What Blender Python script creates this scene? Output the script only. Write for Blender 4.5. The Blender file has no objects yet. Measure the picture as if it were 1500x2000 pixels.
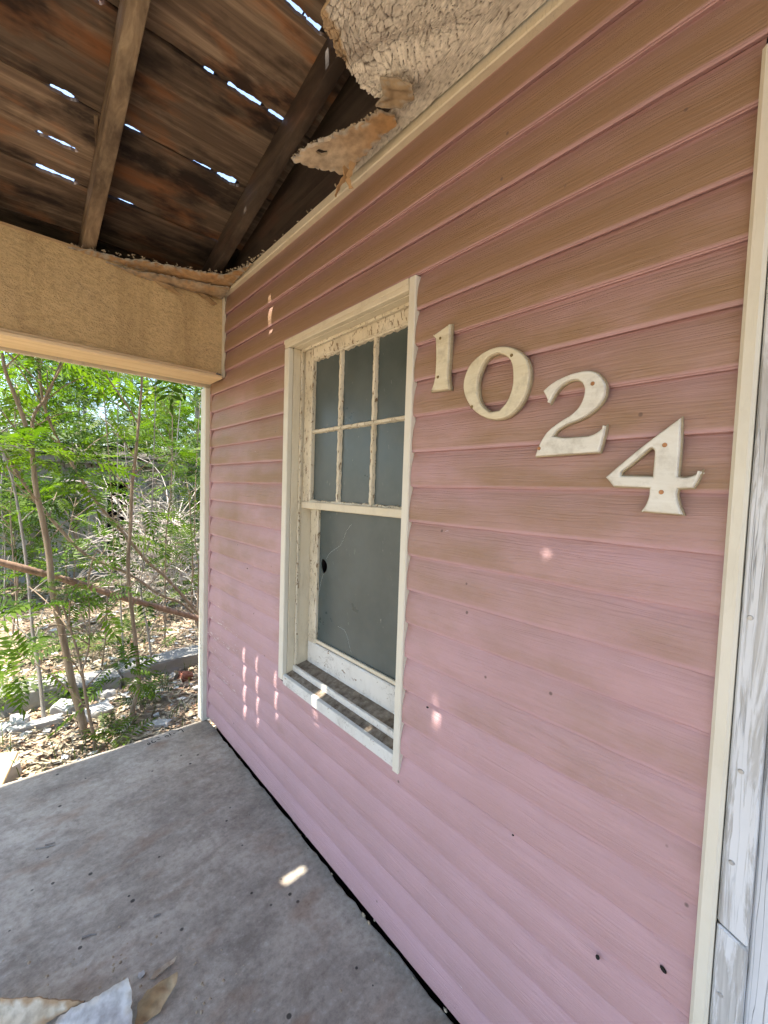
import bpy, bmesh, math, random
import numpy as np
from mathutils import Vector, Matrix, Euler

rnd = random.Random(7)
nr = np.random.default_rng(11)
S = bpy.context.scene
C = S.collection

# ------------------------------------------------------------------ camera
YAW, PITCH, ROLL = 0.7262436, -0.0512310, 0.0333110
FPX = 817.994                       # focal length in pixels of a 1500 x 2000 frame
CAM = np.array([-0.890067, 0.0, 1.416851])

def cam_axes():
    cy, sy = math.cos(YAW), math.sin(YAW)
    cp, sp = math.cos(PITCH), math.sin(PITCH)
    f = np.array([sy * cp, cy * cp, sp]); r = np.array([cy, -sy, 0.0]); u = np.cross(r, f)
    c, s = math.cos(ROLL), math.sin(ROLL)
    return c * r + s * u, -s * r + c * u, f
AX_R, AX_U, AX_F = cam_axes()
cam_data = bpy.data.cameras.new('camera')
cam_data.sensor_fit = 'HORIZONTAL'; cam_data.sensor_width = 36.0
cam_data.lens = FPX / 1500 * 36
cam_data.clip_start = 0.02; cam_data.clip_end = 2000
cam = bpy.data.objects.new('camera', cam_data); C.objects.link(cam)
mw = Matrix.Identity(4)
for i in range(3):
    mw[i][0], mw[i][1], mw[i][2], mw[i][3] = AX_R[i], AX_U[i], -AX_F[i], CAM[i]
cam.matrix_world = mw
S.camera = cam

# measured positions: a point of the photograph at a known distance
def ray(px, py):
    return AX_R * (px - 750) / FPX - AX_U * (py - 1000) / FPX + AX_F
def on_x(px, py, X):
    v = ray(px, py); return CAM + v * (X - CAM[0]) / v[0]
def on_y(px, py, Y):
    v = ray(px, py); return CAM + v * Y / v[1]
def on_z(px, py, Z):
    v = ray(px, py); return CAM + v * (Z - CAM[2]) / v[2]

# ------------------------------------------------------------------ light
SUN_TRAVEL = Vector((0.33, -0.075, -1.0))
world = bpy.data.worlds.new('World'); S.world = world; world.use_nodes = True
wn = world.node_tree; wn.nodes.clear()
sky = wn.nodes.new('ShaderNodeTexSky'); sky.sky_type = 'NISHITA'; sky.sun_disc = False
to_sun = (-SUN_TRAVEL).normalized()
sky.sun_elevation = math.asin(to_sun.z)
sky.sun_rotation = math.atan2(to_sun.x, to_sun.y) % (2 * math.pi)
sky.air_density = 1.0; sky.dust_density = 1.2; sky.ozone_density = 1.0
bg = wn.nodes.new('ShaderNodeBackground'); bg.inputs[1].default_value = 0.15
out = wn.nodes.new('ShaderNodeOutputWorld')
wn.links.new(sky.outputs[0], bg.inputs[0]); wn.links.new(bg.outputs[0], out.inputs[0])
sun_data = bpy.data.lights.new('sun', 'SUN'); sun_data.energy = 4.8
sun_data.angle = math.radians(0.5); sun_data.color = (1.0, 0.95, 0.86)
sun = bpy.data.objects.new('sun', sun_data); C.objects.link(sun)
sun.rotation_euler = SUN_TRAVEL.to_track_quat('-Z', 'Y').to_euler(); sun.location = (-3, 1, 9)
S.view_settings.view_transform = 'Standard'; S.view_settings.look = 'None'
S.view_settings.gamma = 1.0; S.view_settings.use_curve_mapping = False
S.view_settings.exposure = 1.9
S.cycles.max_bounces = 5; S.cycles.diffuse_bounces = 4; S.cycles.glossy_bounces = 2
S.cycles.transmission_bounces = 2; S.cycles.transparent_max_bounces = 4
S.cycles.use_adaptive_sampling = True; S.cycles.adaptive_threshold = 0.03

# ------------------------------------------------------------------ materials
class G:
    """small helper round one material's node tree"""
    def __init__(s, name):
        s.m = bpy.data.materials.new(name); s.m.use_nodes = True
        s.t = s.m.node_tree; s.t.nodes.clear()
        s.o = s.n('ShaderNodeOutputMaterial'); s.b = s.n('ShaderNodeBsdfPrincipled')
        s.l(s.b.outputs[0], s.o.inputs[0])
        s.tc = s.n('ShaderNodeTexCoord').outputs['Object']
        s.rand = s.n('ShaderNodeObjectInfo').outputs['Random']
    def n(s, k): return s.t.nodes.new(k)
    def l(s, a, b): s.t.links.new(a, b)
    def set(s, inp, v):
        if hasattr(v, 'is_output'): s.l(v, inp)
        else: inp.default_value = v
    def vec(s, scale=(1, 1, 1), jitter=0.0, loc=(0, 0, 0)):
        mp = s.n('ShaderNodeMapping'); mp.inputs['Scale'].default_value = scale
        mp.inputs['Location'].default_value = loc
        if jitter:
            a = s.n('ShaderNodeVectorMath'); a.operation = 'ADD'
            c = s.n('ShaderNodeCombineXYZ'); mm = s.math('MULTIPLY', s.rand, jitter)
            for i in range(3): s.l(mm, c.inputs[i])
            s.l(s.tc, a.inputs[0]); s.l(c.outputs[0], a.inputs[1]); s.l(a.outputs[0], mp.inputs[0])
        else: s.l(s.tc, mp.inputs[0])
        return mp.outputs[0]
    def noise(s, v, scale=5, detail=4, rough=0.55, dist=0.0, col=False):
        k = s.n('ShaderNodeTexNoise'); s.l(v, k.inputs['Vector'])
        k.inputs['Scale'].default_value = scale; k.inputs['Detail'].default_value = detail
        k.inputs['Roughness'].default_value = rough; k.inputs['Distortion'].default_value = dist
        return k.outputs['Color' if col else 'Fac']
    def vor(s, v, scale=5, feature='F1', out='Distance', rand=1.0):
        k = s.n('ShaderNodeTexVoronoi'); k.feature = feature; s.l(v, k.inputs['Vector'])
        k.inputs['Scale'].default_value = scale; k.inputs['Randomness'].default_value = rand
        return k.outputs[out]
    def ramp(s, f, stops, interp='LINEAR'):
        k = s.n('ShaderNodeValToRGB'); k.color_ramp.interpolation = interp
        e = k.color_ramp.elements
        while len(e) < len(stops): e.new(0.5)
        for q, (p, c) in zip(e, stops):
            q.position = p
            q.color = (c, c, c, 1) if isinstance(c, (int, float)) else (*c, 1)
        s.l(f, k.inputs[0]); return k.outputs[0]
    def mix(s, f, a, b, mode='MIX'):
        k = s.n('ShaderNodeMix'); k.data_type = 'RGBA'; k.blend_type = mode; k.clamp_factor = True
        s.set(k.inputs[0], f)
        for i, q in ((6, a), (7, b)):
            s.set(k.inputs[i], (*q, 1) if isinstance(q, tuple) and len(q) == 3 else q)
        return k.outputs[2]
    def math(s, op, a, b=0.5, clamp=False):
        k = s.n('ShaderNodeMath'); k.operation = op; k.use_clamp = clamp
        s.set(k.inputs[0], a); s.set(k.inputs[1], b); return k.outputs[0]
    def sep(s, v):
        k = s.n('ShaderNodeSeparateXYZ'); s.l(v, k.inputs[0]); return k.outputs
    def bump(s, h, strength=0.3, dist=0.01, prev=None):
        k = s.n('ShaderNodeBump'); s.l(h, k.inputs['Height'])
        k.inputs['Strength'].default_value = strength; k.inputs['Distance'].default_value = dist
        if prev is not None: s.l(prev, k.inputs['Normal'])
        s.l(k.outputs[0], s.b.inputs['Normal']); return k.outputs[0]
    def done(s, col=None, rough=None, spec=None):
        if col is not None: s.set(s.b.inputs['Base Color'], (*col, 1) if isinstance(col, tuple) else col)
        if rough is not None: s.set(s.b.inputs['Roughness'], rough)
        if spec is not None: s.b.inputs['Specular IOR Level'].default_value = spec
        return s.m

def mat_siding():
    g = G('pink_vinyl')
    v = g.vec()
    x, y, z = g.sep(v)
    big = g.noise(g.vec((1, 1.4, 2.2)), 2.2, 5, 0.6)
    col = g.mix(g.ramp(big, [(0.35, 0.0), (0.7, 1.0)]), (0.500, 0.300, 0.322), (0.450, 0.272, 0.285))
    # old dust film, blotchy, thickest where rain never rinses, its brown deepened as upper-wall shade
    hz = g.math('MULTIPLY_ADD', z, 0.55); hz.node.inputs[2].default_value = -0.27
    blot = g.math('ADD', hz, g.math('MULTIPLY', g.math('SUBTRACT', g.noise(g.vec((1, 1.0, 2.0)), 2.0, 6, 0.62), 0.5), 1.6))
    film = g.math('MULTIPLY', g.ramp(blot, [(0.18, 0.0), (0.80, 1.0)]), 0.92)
    # the proud lower lips, cleaner and also lightened for ground light catching their undersides
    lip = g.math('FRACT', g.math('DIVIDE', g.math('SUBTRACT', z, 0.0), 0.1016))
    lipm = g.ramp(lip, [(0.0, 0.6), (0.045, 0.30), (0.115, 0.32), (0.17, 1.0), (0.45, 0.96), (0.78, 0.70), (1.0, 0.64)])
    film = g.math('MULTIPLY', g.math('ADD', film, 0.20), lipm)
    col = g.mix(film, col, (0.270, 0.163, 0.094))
    # chalked streaks along the grain
    st = g.noise(g.vec((1, 1.2, 60)), 3.0, 3, 0.6)
    col = g.mix(g.math('MULTIPLY', g.ramp(st, [(0.45, 0), (0.75, 1)]), 0.06), col, (0.74, 0.56, 0.56))
    st2 = g.noise(g.vec((1, 2.2, 95), loc=(3, 1, 2)), 2.4, 4, 0.65)
    col = g.mix(g.math('MULTIPLY', g.ramp(st2, [(0.5, 0), (0.72, 1)]), 0.08), col, (0.29, 0.165, 0.13))
    # scuffed through to white near the foot of the wall
    sc = g.noise(g.vec((1, 5, 22)), 4.0, 8, 0.75)
    low = g.ramp(z, [(0.0, 0.55), (0.12, 0.5), (0.25, 1.0), (0.70, 1.0), (0.9, 0.0)])
    far = g.ramp(g.math('MULTIPLY', y, 0.4), [(0.62, 0.25), (0.84, 1.0)])
    nearfoot = g.ramp(z, [(0.08, 1.0), (0.16, 0.0)])
    where = g.math('MULTIPLY', low, g.math('MAXIMUM', g.ramp(g.math('MULTIPLY', y, 0.4), [(0.76, 0), (0.86, 1)]), nearfoot))
    lipz = g.ramp(lip, [(0.05, 0.5), (0.08, 1.0), (0.30, 0.9), (0.5, 0.55), (1.0, 0.5)])
    scm = g.ramp(g.math('ADD', sc, g.math('MULTIPLY', g.math('MULTIPLY', where, lipz), 0.13)), [(0.70, 0), (0.725, 1)])
    col = g.mix(g.math('MULTIPLY', scm, 0.85), col, (0.76, 0.72, 0.72))
    # little nail heads, holes and splashes
    dots = g.vor(g.vec((1, 1, 1)), 9.0)
    dsel = g.vor(g.vec((1, 1, 1)), 9.0, out='Color')
    dm = g.math('MULTIPLY', g.ramp(dots, [(0.028, 1), (0.045, 0)]), g.ramp(g.sep(dsel)[0], [(0.80, 0), (0.83, 1)]))
    col = g.mix(g.math('MULTIPLY', dm, 0.8), col, (0.10, 0.06, 0.05))
    warp = g.noise(g.vec((1, 1.5, 9)), 3, 2)
    gv = g.n('ShaderNodeVectorMath'); gv.operation = 'MULTIPLY_ADD'
    cmb = g.n('ShaderNodeCombineXYZ'); g.l(g.math('MULTIPLY', warp, 0.02), cmb.inputs[2])
    ad = g.n('ShaderNodeVectorMath'); ad.operation = 'ADD'; g.l(v, ad.inputs[0]); g.l(cmb.outputs[0], ad.inputs[1])
    mp = g.n('ShaderNodeMapping'); mp.inputs['Scale'].default_value = (1, 2.6, 150); g.l(ad.outputs[0], mp.inputs[0])
    grain = g.noise(mp.outputs[0], 1.6, 4, 0.6)
    b1 = g.bump(grain, 0.9, 0.0030)
    g.bump(g.noise(g.vec((1, 1, 2)), 7, 3), 0.12, 0.012, b1)
    rg = g.ramp(big, [(0.3, 0.40), (0.75, 0.56)])
    return g.done(col, rg, 0.45)

def mat_paint(name, c1, c2, chip, crack_scale=(60, 60, 9), amount=0.62, rough=0.55, dirt=0.35, bumpk=0.5, crackdark=0.6):
    """old oil paint: flakes, hairline cracks along the grain, settled dirt"""
    g = G(name)
    n1 = g.noise(g.vec((1, 1, 1), 3.0), 6, 6, 0.65)
    col = g.mix(g.ramp(n1, [(0.3, 0), (0.7, 1)]), c1, c2)
    fl = g.noise(g.vec(crack_scale, 5.0), 1.0, 7, 0.7, 0.4)
    flm = g.ramp(fl, [(amount, 0), (amount + 0.025, 1)])
    col = g.mix(flm, col, chip)
    cr = g.noise(g.vec(tuple(q * 1.3 for q in crack_scale), 2.0), 1.0, 3, 0.5, 0.3)
    crm = g.math('MULTIPLY', g.ramp(cr, [(0.482, 0), (0.5, 1), (0.518, 0)]), g.ramp(g.noise(g.vec((1, 1, 1), 2), 11, 3), [(0.46, 0), (0.6, 1)]))
    col = g.mix(g.math('MULTIPLY', crm, crackdark), col, (0.13, 0.10, 0.07))
    d = g.noise(g.vec((1, 1, 0.5), 1.0), 14, 6, 0.7)
    col = g.mix(g.math('MULTIPLY', g.ramp(d, [(0.5, 0), (0.8, 1)]), dirt), col, (0.22, 0.17, 0.11))
    h = g.math('SUBTRACT', g.math('SUBTRACT', g.math('MULTIPLY', n1, 0.25), flm), crm)
    g.bump(h, bumpk, 0.0016)
    return g.done(col, rough, 0.35)

def mat_wood(name, c1, c2, c3, axis='x', stain=None, rough=0.75, knots=True):
    g = G(name)
    sc = {'x': (1.2, 22, 22), 'y': (22, 1.2, 22), 'z': (22, 22, 1.2)}[axis]
    v = g.vec(sc, 37.0)
    gr = g.noise(v, 1.3, 7, 0.65, 0.7)
    col = g.ramp(gr, [(0.25, c1), (0.5, c2), (0.75, c3)])
    b = g.noise(g.vec({'x': (1, 2.5, 2.5), 'y': (2.5, 1, 2.5), 'z': (2.5, 2.5, 1)}[axis], 11.0), 2.8, 4, 0.6)
    if stain:
        col = g.mix(g.math('MULTIPLY', g.ramp(b, [(0.52, 0), (0.70, 1)]), 0.75), col, stain[0])
        b2 = g.noise(g.vec({'x': (1.2, 2.6, 2.6), 'y': (2.6, 1.2, 2.6), 'z': (2.6, 2.6, 1.2)}[axis], 23.0), 2.3, 5, 0.62)
        col = g.mix(g.math('MULTIPLY', g.ramp(b2, [(0.46, 0), (0.62, 1)]), 0.9), col, stain[1])
    if knots:
        k = g.vor(g.vec({'x': (2.2, 6, 6), 'y': (6, 2.2, 6), 'z': (6, 6, 2.2)}[axis], 17.0), 1.0)
        col = g.mix(g.math('MULTIPLY', g.ramp(k, [(0.06, 1), (0.13, 0)]), 0.75), col, (0.025, 0.014, 0.008))
    tone = g.math('MULTIPLY_ADD', g.rand, 0.85); tone.node.inputs[2].default_value = 0.55
    col = g.mix(1.0, col, tone, 'MULTIPLY')
    g.bump(gr, 0.5, 0.002)
    return g.done(col, rough, 0.3)

def mat_stucco():
    g = G('tan_stucco')
    a0 = g.noise(g.vec((30, 30, 55)), 1.0, 6, 0.66, 0.5)
    a1 = g.noise(g.vec((75, 75, 110), loc=(2, 3, 1)), 1.0, 4, 0.6)
    a = g.math('ADD', g.math('MULTIPLY', a0, 0.65), g.math('MULTIPLY', a1, 0.35))
    b = g.noise(g.vec((2, 2, 2.5)), 1.5, 5)
    col = g.mix(g.ramp(b, [(0.3, 0), (0.7, 1)]), (0.68, 0.485, 0.245), (0.61, 0.435, 0.225))
    col = g.mix(g.ramp(a, [(0.34, 0.55), (0.55, 0.0)]), col, (0.30, 0.20, 0.09))
    big = g.noise(g.vec((3, 3, 3), loc=(1, 5, 2)), 1.0, 4)
    col = g.mix(g.ramp(big, [(0.52, 0), (0.75, 0.4)]), col, (0.58, 0.42, 0.25))
    drip = g.noise(g.vec((7, 7, 0.9), loc=(3, 1, 4)), 1.0, 6, 0.66, 0.3)
    col = g.mix(g.ramp(drip, [(0.50, 0), (0.68, 0.5)]), col, (0.34, 0.225, 0.105))
    hair = g.noise(g.vec((5, 5, 6), loc=(8, 2, 1)), 1.0, 8, 0.72)
    hm = g.ramp(hair, [(0.492, 0), (0.5, 1), (0.508, 0)])
    col = g.mix(g.math('MULTIPLY', g.math('MULTIPLY', hm, g.ramp(big, [(0.5, 0), (0.6, 1)])), 0.5), col, (0.16, 0.11, 0.06))
    g.bump(a, 0.9, 0.016)
    return g.done(col, 0.85, 0.2)

def mat_concrete():
    g = G('porch_concrete')
    v = g.vec()
    a = g.noise(v, 1.7, 8, 0.65)
    b = g.noise(g.vec((1, 1.7, 1), loc=(7, 2, 0)), 4.0, 10, 0.74)
    col = g.ramp(a, [(0.3, (0.225, 0.195, 0.160)), (0.52, (0.40, 0.348, 0.278)), (0.72, (0.50, 0.445, 0.365))])
    col = g.mix(g.ramp(b, [(0.47, 0), (0.66, 0.55)]), col, (0.140, 0.111, 0.085))
    fine = g.noise(v, 42, 6, 0.75)
    col = g.mix(g.ramp(fine, [(0.28, 0.55), (0.52, 0)]), col, (0.11, 0.092, 0.075))
    col = g.mix(g.ramp(fine, [(0.55, 0), (0.75, 0.45)]), col, (0.60, 0.56, 0.50))
    mid = g.noise(g.vec((1, 1.3, 1), loc=(2, 6, 0)), 13, 6, 0.7)
    col = g.mix(g.ramp(mid, [(0.50, 0), (0.70, 0.45)]), col, (0.15, 0.118, 0.09))
    # tar and droppings: small dark spots in groups
    d = g.vor(v, 19.0); ds = g.sep(g.vor(v, 19.0, out='Color'))
    grp = g.noise(v, 2.3, 2)
    spot = g.math('MULTIPLY', g.ramp(g.math('DIVIDE', d, g.math('ADD', ds[1], 0.45)), [(0.08, 1), (0.115, 0)]),
                  g.ramp(g.math('ADD', g.math('ADD', ds[0], g.math('MULTIPLY', grp, 0.6)), g.math('MULTIPLY', g.math('ADD', g.sep(v)[0], 0.45), 0.30)), [(0.83, 0), (0.89, 1)]))
    col = g.mix(g.math('MULTIPLY', spot, 0.9), col, (0.03, 0.026, 0.022))
    rust = g.noise(g.vec((1.5, 3, 1), loc=(4, 9, 0)), 3.0, 4)
    col = g.mix(g.ramp(rust, [(0.57, 0), (0.72, 0.45)]), col, (0.24, 0.135, 0.075))
    n = g.bump(fine, 0.22, 0.003)
    g.bump(a, 0.18, 0.02, n)
    return g.done(col, g.ramp(b, [(0.3, 0.62), (0.7, 0.82)]), 0.35)

def mat_leaf(name, c1, c2, trans=0.5):
    g = G(name)
    n = g.noise(g.vec(), 3.5, 3)
    at = g.n('ShaderNodeAttribute'); at.attribute_name = 'tint'
    f = g.math('ADD', g.math('MULTIPLY', at.outputs['Fac'], 0.75), g.math('MULTIPLY', n, 0.3), True)
    col = g.mix(f, c1, c2)
    g.done(col, 0.5, 0.18)
    tr = g.n('ShaderNodeBsdfTranslucent')
    g.l(g.mix(1.0, col, (1.7, 1.9, 0.40), 'MULTIPLY'), tr.inputs[0])
    ms = g.n('ShaderNodeMixShader'); ms.inputs[0].default_value = trans
    g.l(g.b.outputs[0], ms.inputs[1]); g.l(tr.outputs[0], ms.inputs[2]); g.l(ms.outputs[0], g.o.inputs[0])
    return g.m

def mat_bark(name, c1, c2):
    g = G(name)
    a = g.noise(g.vec((30, 30, 5)), 1.0, 6, 0.7, 0.5)
    col = g.ramp(a, [(0.3, c1), (0.7, c2)])
    g.bump(a, 0.5, 0.004)
    return g.done(col, 0.8, 0.2)

def mat_simple(name, c1, c2=None, scale=12, rough=0.7, spec=0.3, bump=0.3, bscale=40, metal=0.0):
    g = G(name)
    n = g.noise(g.vec((1, 1, 1), 6.0), scale, 6, 0.65)
    col = g.mix(g.ramp(n, [(0.3, 0), (0.7, 1)]), c1, c2 or c1)
    if bump: g.bump(g.noise(g.vec(), bscale, 5, 0.65), bump, 0.004)
    g.b.inputs['Metallic'].default_value = metal
    return g.done(col, rough, spec)

def mat_attr(name, rough=0.85, bscale=40, bump=0.3):
    """colour comes from the mesh's own 'col' attribute (every scrap has its own colour)"""
    g = G(name)
    at = g.n('ShaderNodeAttribute'); at.attribute_name = 'col'
    n = g.noise(g.vec(), bscale, 4)
    col = g.mix(g.ramp(n, [(0.3, 0.45), (0.6, 0)]), at.outputs['Color'], (0.08, 0.055, 0.035))
    g.bump(n, bump, 0.003)
    return g.done(col, rough, 0.2)

def mat_glass():
    g = G('dusty_glass')
    n = g.noise(g.vec((1, 1, 1), 4.0), 5, 6, 0.65)
    sp = g.noise(g.vec((1, 1, 0.4)), 60, 4, 0.7)
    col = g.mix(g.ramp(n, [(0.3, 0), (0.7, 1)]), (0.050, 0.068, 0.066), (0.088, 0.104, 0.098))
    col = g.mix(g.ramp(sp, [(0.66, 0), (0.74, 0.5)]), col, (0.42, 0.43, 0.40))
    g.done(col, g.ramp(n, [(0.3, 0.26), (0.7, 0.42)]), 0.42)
    return g.m

MT = {}
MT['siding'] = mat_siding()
MT['cream'] = mat_paint('cream_trim_paint', (0.60, 0.525, 0.375), (0.66, 0.59, 0.45), (0.33, 0.24, 0.14), (60, 60, 8), 0.70, 0.5, 0.25, 0.3, 0.25)
MT['ivory'] = mat_paint('ivory_vinyl_trim', (0.63, 0.585, 0.47), (0.67, 0.63, 0.53), (0.42, 0.36, 0.27), (50, 50, 6), 0.76, 0.42, 0.16, 0.12, 0.08)
MT['sash'] = mat_paint('flaking_sash_paint', (0.60, 0.52, 0.37), (0.68, 0.62, 0.49), (0.22, 0.145, 0.075), (85, 85, 34), 0.575, 0.6, 0.5, 0.7)
MT['sill'] = mat_paint('sill_paint', (0.60, 0.58, 0.52), (0.66, 0.64, 0.58), (0.27, 0.20, 0.14), (40, 22, 40), 0.62, 0.6, 0.4, 0.6)
MT['silldirt'] = mat_simple('grimy_sill_top', (0.085, 0.058, 0.040), (0.34, 0.285, 0.215), 34, 0.95, 0.15, 0.9, 90)
def mat_white():
    g = G('cracked_white_paint')
    n1 = g.noise(g.vec((1, 1, 1), 3.0), 7, 6, 0.65)
    col = g.mix(g.ramp(n1, [(0.3, 0), (0.7, 1)]), (0.58, 0.59, 0.60), (0.65, 0.655, 0.66))
    w = g.noise(g.vec((26, 34, 2.6), 4.0), 1.0, 7, 0.68, 0.5)          # paint worn off along the grain
    wm = g.ramp(w, [(0.50, 0), (0.56, 1)])
    raw = g.ramp(g.noise(g.vec((190, 190, 9), 2.0), 1.0, 4, 0.6), [(0.3, (0.25, 0.235, 0.21)), (0.7, (0.47, 0.455, 0.43))])
    col = g.mix(g.math('MULTIPLY', wm, 0.75), col, raw)
    c1 = g.noise(g.vec((120, 120, 2.6), 2.0), 1.0, 2, 0.5, 0.0)
    cm = g.math('MULTIPLY', g.ramp(c1, [(0.484, 0), (0.5, 1), (0.516, 0)]), g.ramp(g.noise(g.vec((8, 8, 3), 5.0), 1.0, 3), [(0.42, 0), (0.55, 1)]))
    col = g.mix(g.math('MULTIPLY', cm, 0.6), col, (0.12, 0.115, 0.11))
    g.bump(g.math('SUBTRACT', g.math('MULTIPLY', wm, -0.5), cm), 0.7, 0.0014)
    return g.done(col, 0.62, 0.35)
MT['white'] = mat_white()
MT['plank'] = mat_wood('dark_roof_plank', (0.050, 0.033, 0.022), (0.135, 0.091, 0.060), (0.29, 0.21, 0.142), 'x', ((0.30, 0.110, 0.032), (0.010, 0.006, 0.005)))
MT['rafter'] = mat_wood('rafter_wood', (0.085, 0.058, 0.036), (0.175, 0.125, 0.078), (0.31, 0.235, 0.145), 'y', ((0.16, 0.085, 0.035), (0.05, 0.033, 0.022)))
MT['raftershade'] = mat_wood('shaded_rafter_wood', (0.035, 0.024, 0.017), (0.065, 0.045, 0.031), (0.11, 0.077, 0.052), 'y', ((0.10, 0.05, 0.03), (0.03, 0.019, 0.013)))  # rafter wood again, its colour darkened to stand for shade
MT['soffit'] = mat_wood('soffit_board', (0.50, 0.36, 0.20), (0.58, 0.43, 0.25), (0.64, 0.49, 0.31), 'x', None, 0.7, False)
MT['stucco'] = mat_stucco()
MT['concrete'] = mat_concrete()
MT['black'] = mat_simple('black_gap', (0.012, 0.011, 0.010), (0.03, 0.027, 0.024), 20, 0.9, 0.1)
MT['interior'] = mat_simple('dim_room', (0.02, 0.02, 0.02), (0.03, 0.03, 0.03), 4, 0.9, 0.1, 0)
MT['glass'] = mat_glass()
MT['crack'] = mat_simple('glass_crack', (0.62, 0.66, 0.66), None, 5, 0.3, 0.5, 0)
MT['tar'] = mat_simple('tar_paper', (0.016, 0.015, 0.014), (0.03, 0.028, 0.026), 10, 0.9, 0.2)
MT['copper'] = mat_simple('copper_screw', (0.42, 0.20, 0.085), (0.30, 0.14, 0.06), 60, 0.42, 0.5, 0.1, 90, 0.6)
MT['brass'] = mat_simple('tarnished_screw', (0.26, 0.185, 0.075), (0.17, 0.115, 0.05), 60, 0.5, 0.5, 0.1, 90, 0.6)
MT['steel'] = mat_simple('steel_screw', (0.52, 0.51, 0.49), (0.36, 0.35, 0.33), 60, 0.45, 0.5, 0.1, 90, 0.5)
MT['galv'] = mat_simple('dull_metal', (0.22, 0.22, 0.23), (0.13, 0.12, 0.12), 30, 0.6, 0.4)
MT['paper'] = mat_simple('torn_ceiling_paper', (0.52, 0.36, 0.20), (0.42, 0.25, 0.115), 9, 0.85, 0.15, 0.5, 60)
MT['plaster'] = mat_simple('plaster_crumb', (0.42, 0.35, 0.25), (0.30, 0.23, 0.15), 60, 0.9, 0.15, 0.5, 90)
MT['scrap'] = mat_attr('ceiling_scrap')
MT['litter'] = mat_attr('litter', 0.85, 30, 0.2)
MT['stone'] = mat_simple('broken_concrete', (0.50, 0.48, 0.45), (0.36, 0.34, 0.31), 9, 0.9, 0.2, 0.7, 35)
MT['kerb'] = mat_simple('old_kerb_concrete', (0.30, 0.285, 0.26), (0.20, 0.19, 0.17), 5, 0.9, 0.2, 0.6, 25)
MT['bark'] = mat_bark('sapling_bark', (0.16, 0.115, 0.075), (0.33, 0.255, 0.175))
MT['barkgrey'] = mat_bark('grey_bark', (0.17, 0.15, 0.13), (0.36, 0.33, 0.29))
MT['barkred'] = mat_bark('reddish_pole', (0.14, 0.085, 0.055), (0.34, 0.225, 0.155))
MT['dead'] = mat_bark('dead_twigs', (0.36, 0.31, 0.26), (0.56, 0.50, 0.44))
MT['leaf'] = mat_leaf('fresh_leaf', (0.022, 0.055, 0.007), (0.115, 0.180, 0.018), 0.42)
MT['leafdark'] = mat_leaf('deep_leaf', (0.014, 0.036, 0.007), (0.075, 0.125, 0.018), 0.36)
MT['leafpale'] = mat_leaf('pale_leaf', (0.034, 0.058, 0.016), (0.130, 0.165, 0.050), 0.36)
MT['shedwall'] = mat_paint('shed_whitewash', (0.27, 0.27, 0.26), (0.36, 0.36, 0.35), (0.13, 0.12, 0.11), (6, 6, 4), 0.56, 0.85, 0.5, 0.5)
MT['shedroof'] = mat_simple('shed_shingle', (0.10, 0.085, 0.07), (0.20, 0.17, 0.14), 14, 0.9, 0.2, 0.6, 30)
MT['brick'] = mat_simple('old_brick', (0.26, 0.10, 0.06), (0.18, 0.07, 0.045), 20, 0.9, 0.2, 0.6, 60)

def mat_ground():
    g = G('yard_soil')
    v = g.vec()
    a = g.noise(v, 2.2, 8, 0.68)
    b = g.noise(v, 14, 7, 0.7)
    col = g.ramp(a, [(0.3, (0.17, 0.125, 0.085)), (0.55, (0.29, 0.22, 0.155)), (0.75, (0.40, 0.32, 0.23))])
    col = g.mix(g.ramp(b, [(0.45, 0), (0.7, 0.6)]), col, (0.36, 0.28, 0.19))
    gr = g.noise(v, 0.9, 4)
    col = g.mix(g.ramp(gr, [(0.52, 0), (0.68, 0.45)]), col, (0.10, 0.13, 0.035))
    g.bump(b, 0.8, 0.03)
    return g.done(col, 0.95, 0.15)
MT['ground'] = mat_ground()

def mat_number(name, c1, c2):
    g = G(name)
    gr = g.noise(g.vec((1, 12, 70), 9), 1.2, 4, 0.6, 0.8)
    col = g.mix(g.ramp(gr, [(0.3, 0), (0.7, 1)]), c1, c2)
    d = g.noise(g.vec((1, 1, 1), 4), 26, 6, 0.7)
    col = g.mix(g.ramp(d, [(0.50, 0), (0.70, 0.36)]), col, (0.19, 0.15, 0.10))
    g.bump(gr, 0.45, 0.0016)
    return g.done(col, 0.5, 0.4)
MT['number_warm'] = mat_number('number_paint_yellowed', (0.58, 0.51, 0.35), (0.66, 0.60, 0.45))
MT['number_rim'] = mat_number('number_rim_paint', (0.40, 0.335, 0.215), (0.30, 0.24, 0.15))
MT['number'] = mat_number('number_paint', (0.62, 0.59, 0.51), (0.70, 0.68, 0.61))

def mat_ceiling():
    g = G('cracked_ceiling_coat')
    at = g.n('ShaderNodeAttribute'); at.attribute_name = 'col'
    n = g.noise(g.vec(), 30, 6, 0.7)
    col = g.mix(g.ramp(n, [(0.35, 0.35), (0.6, 0)]), at.outputs['Color'], (0.25, 0.20, 0.15))
    g.bump(n, 0.5, 0.003)
    return g.done(col, 0.9, 0.15)
MT['ceiling'] = mat_ceiling()

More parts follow.
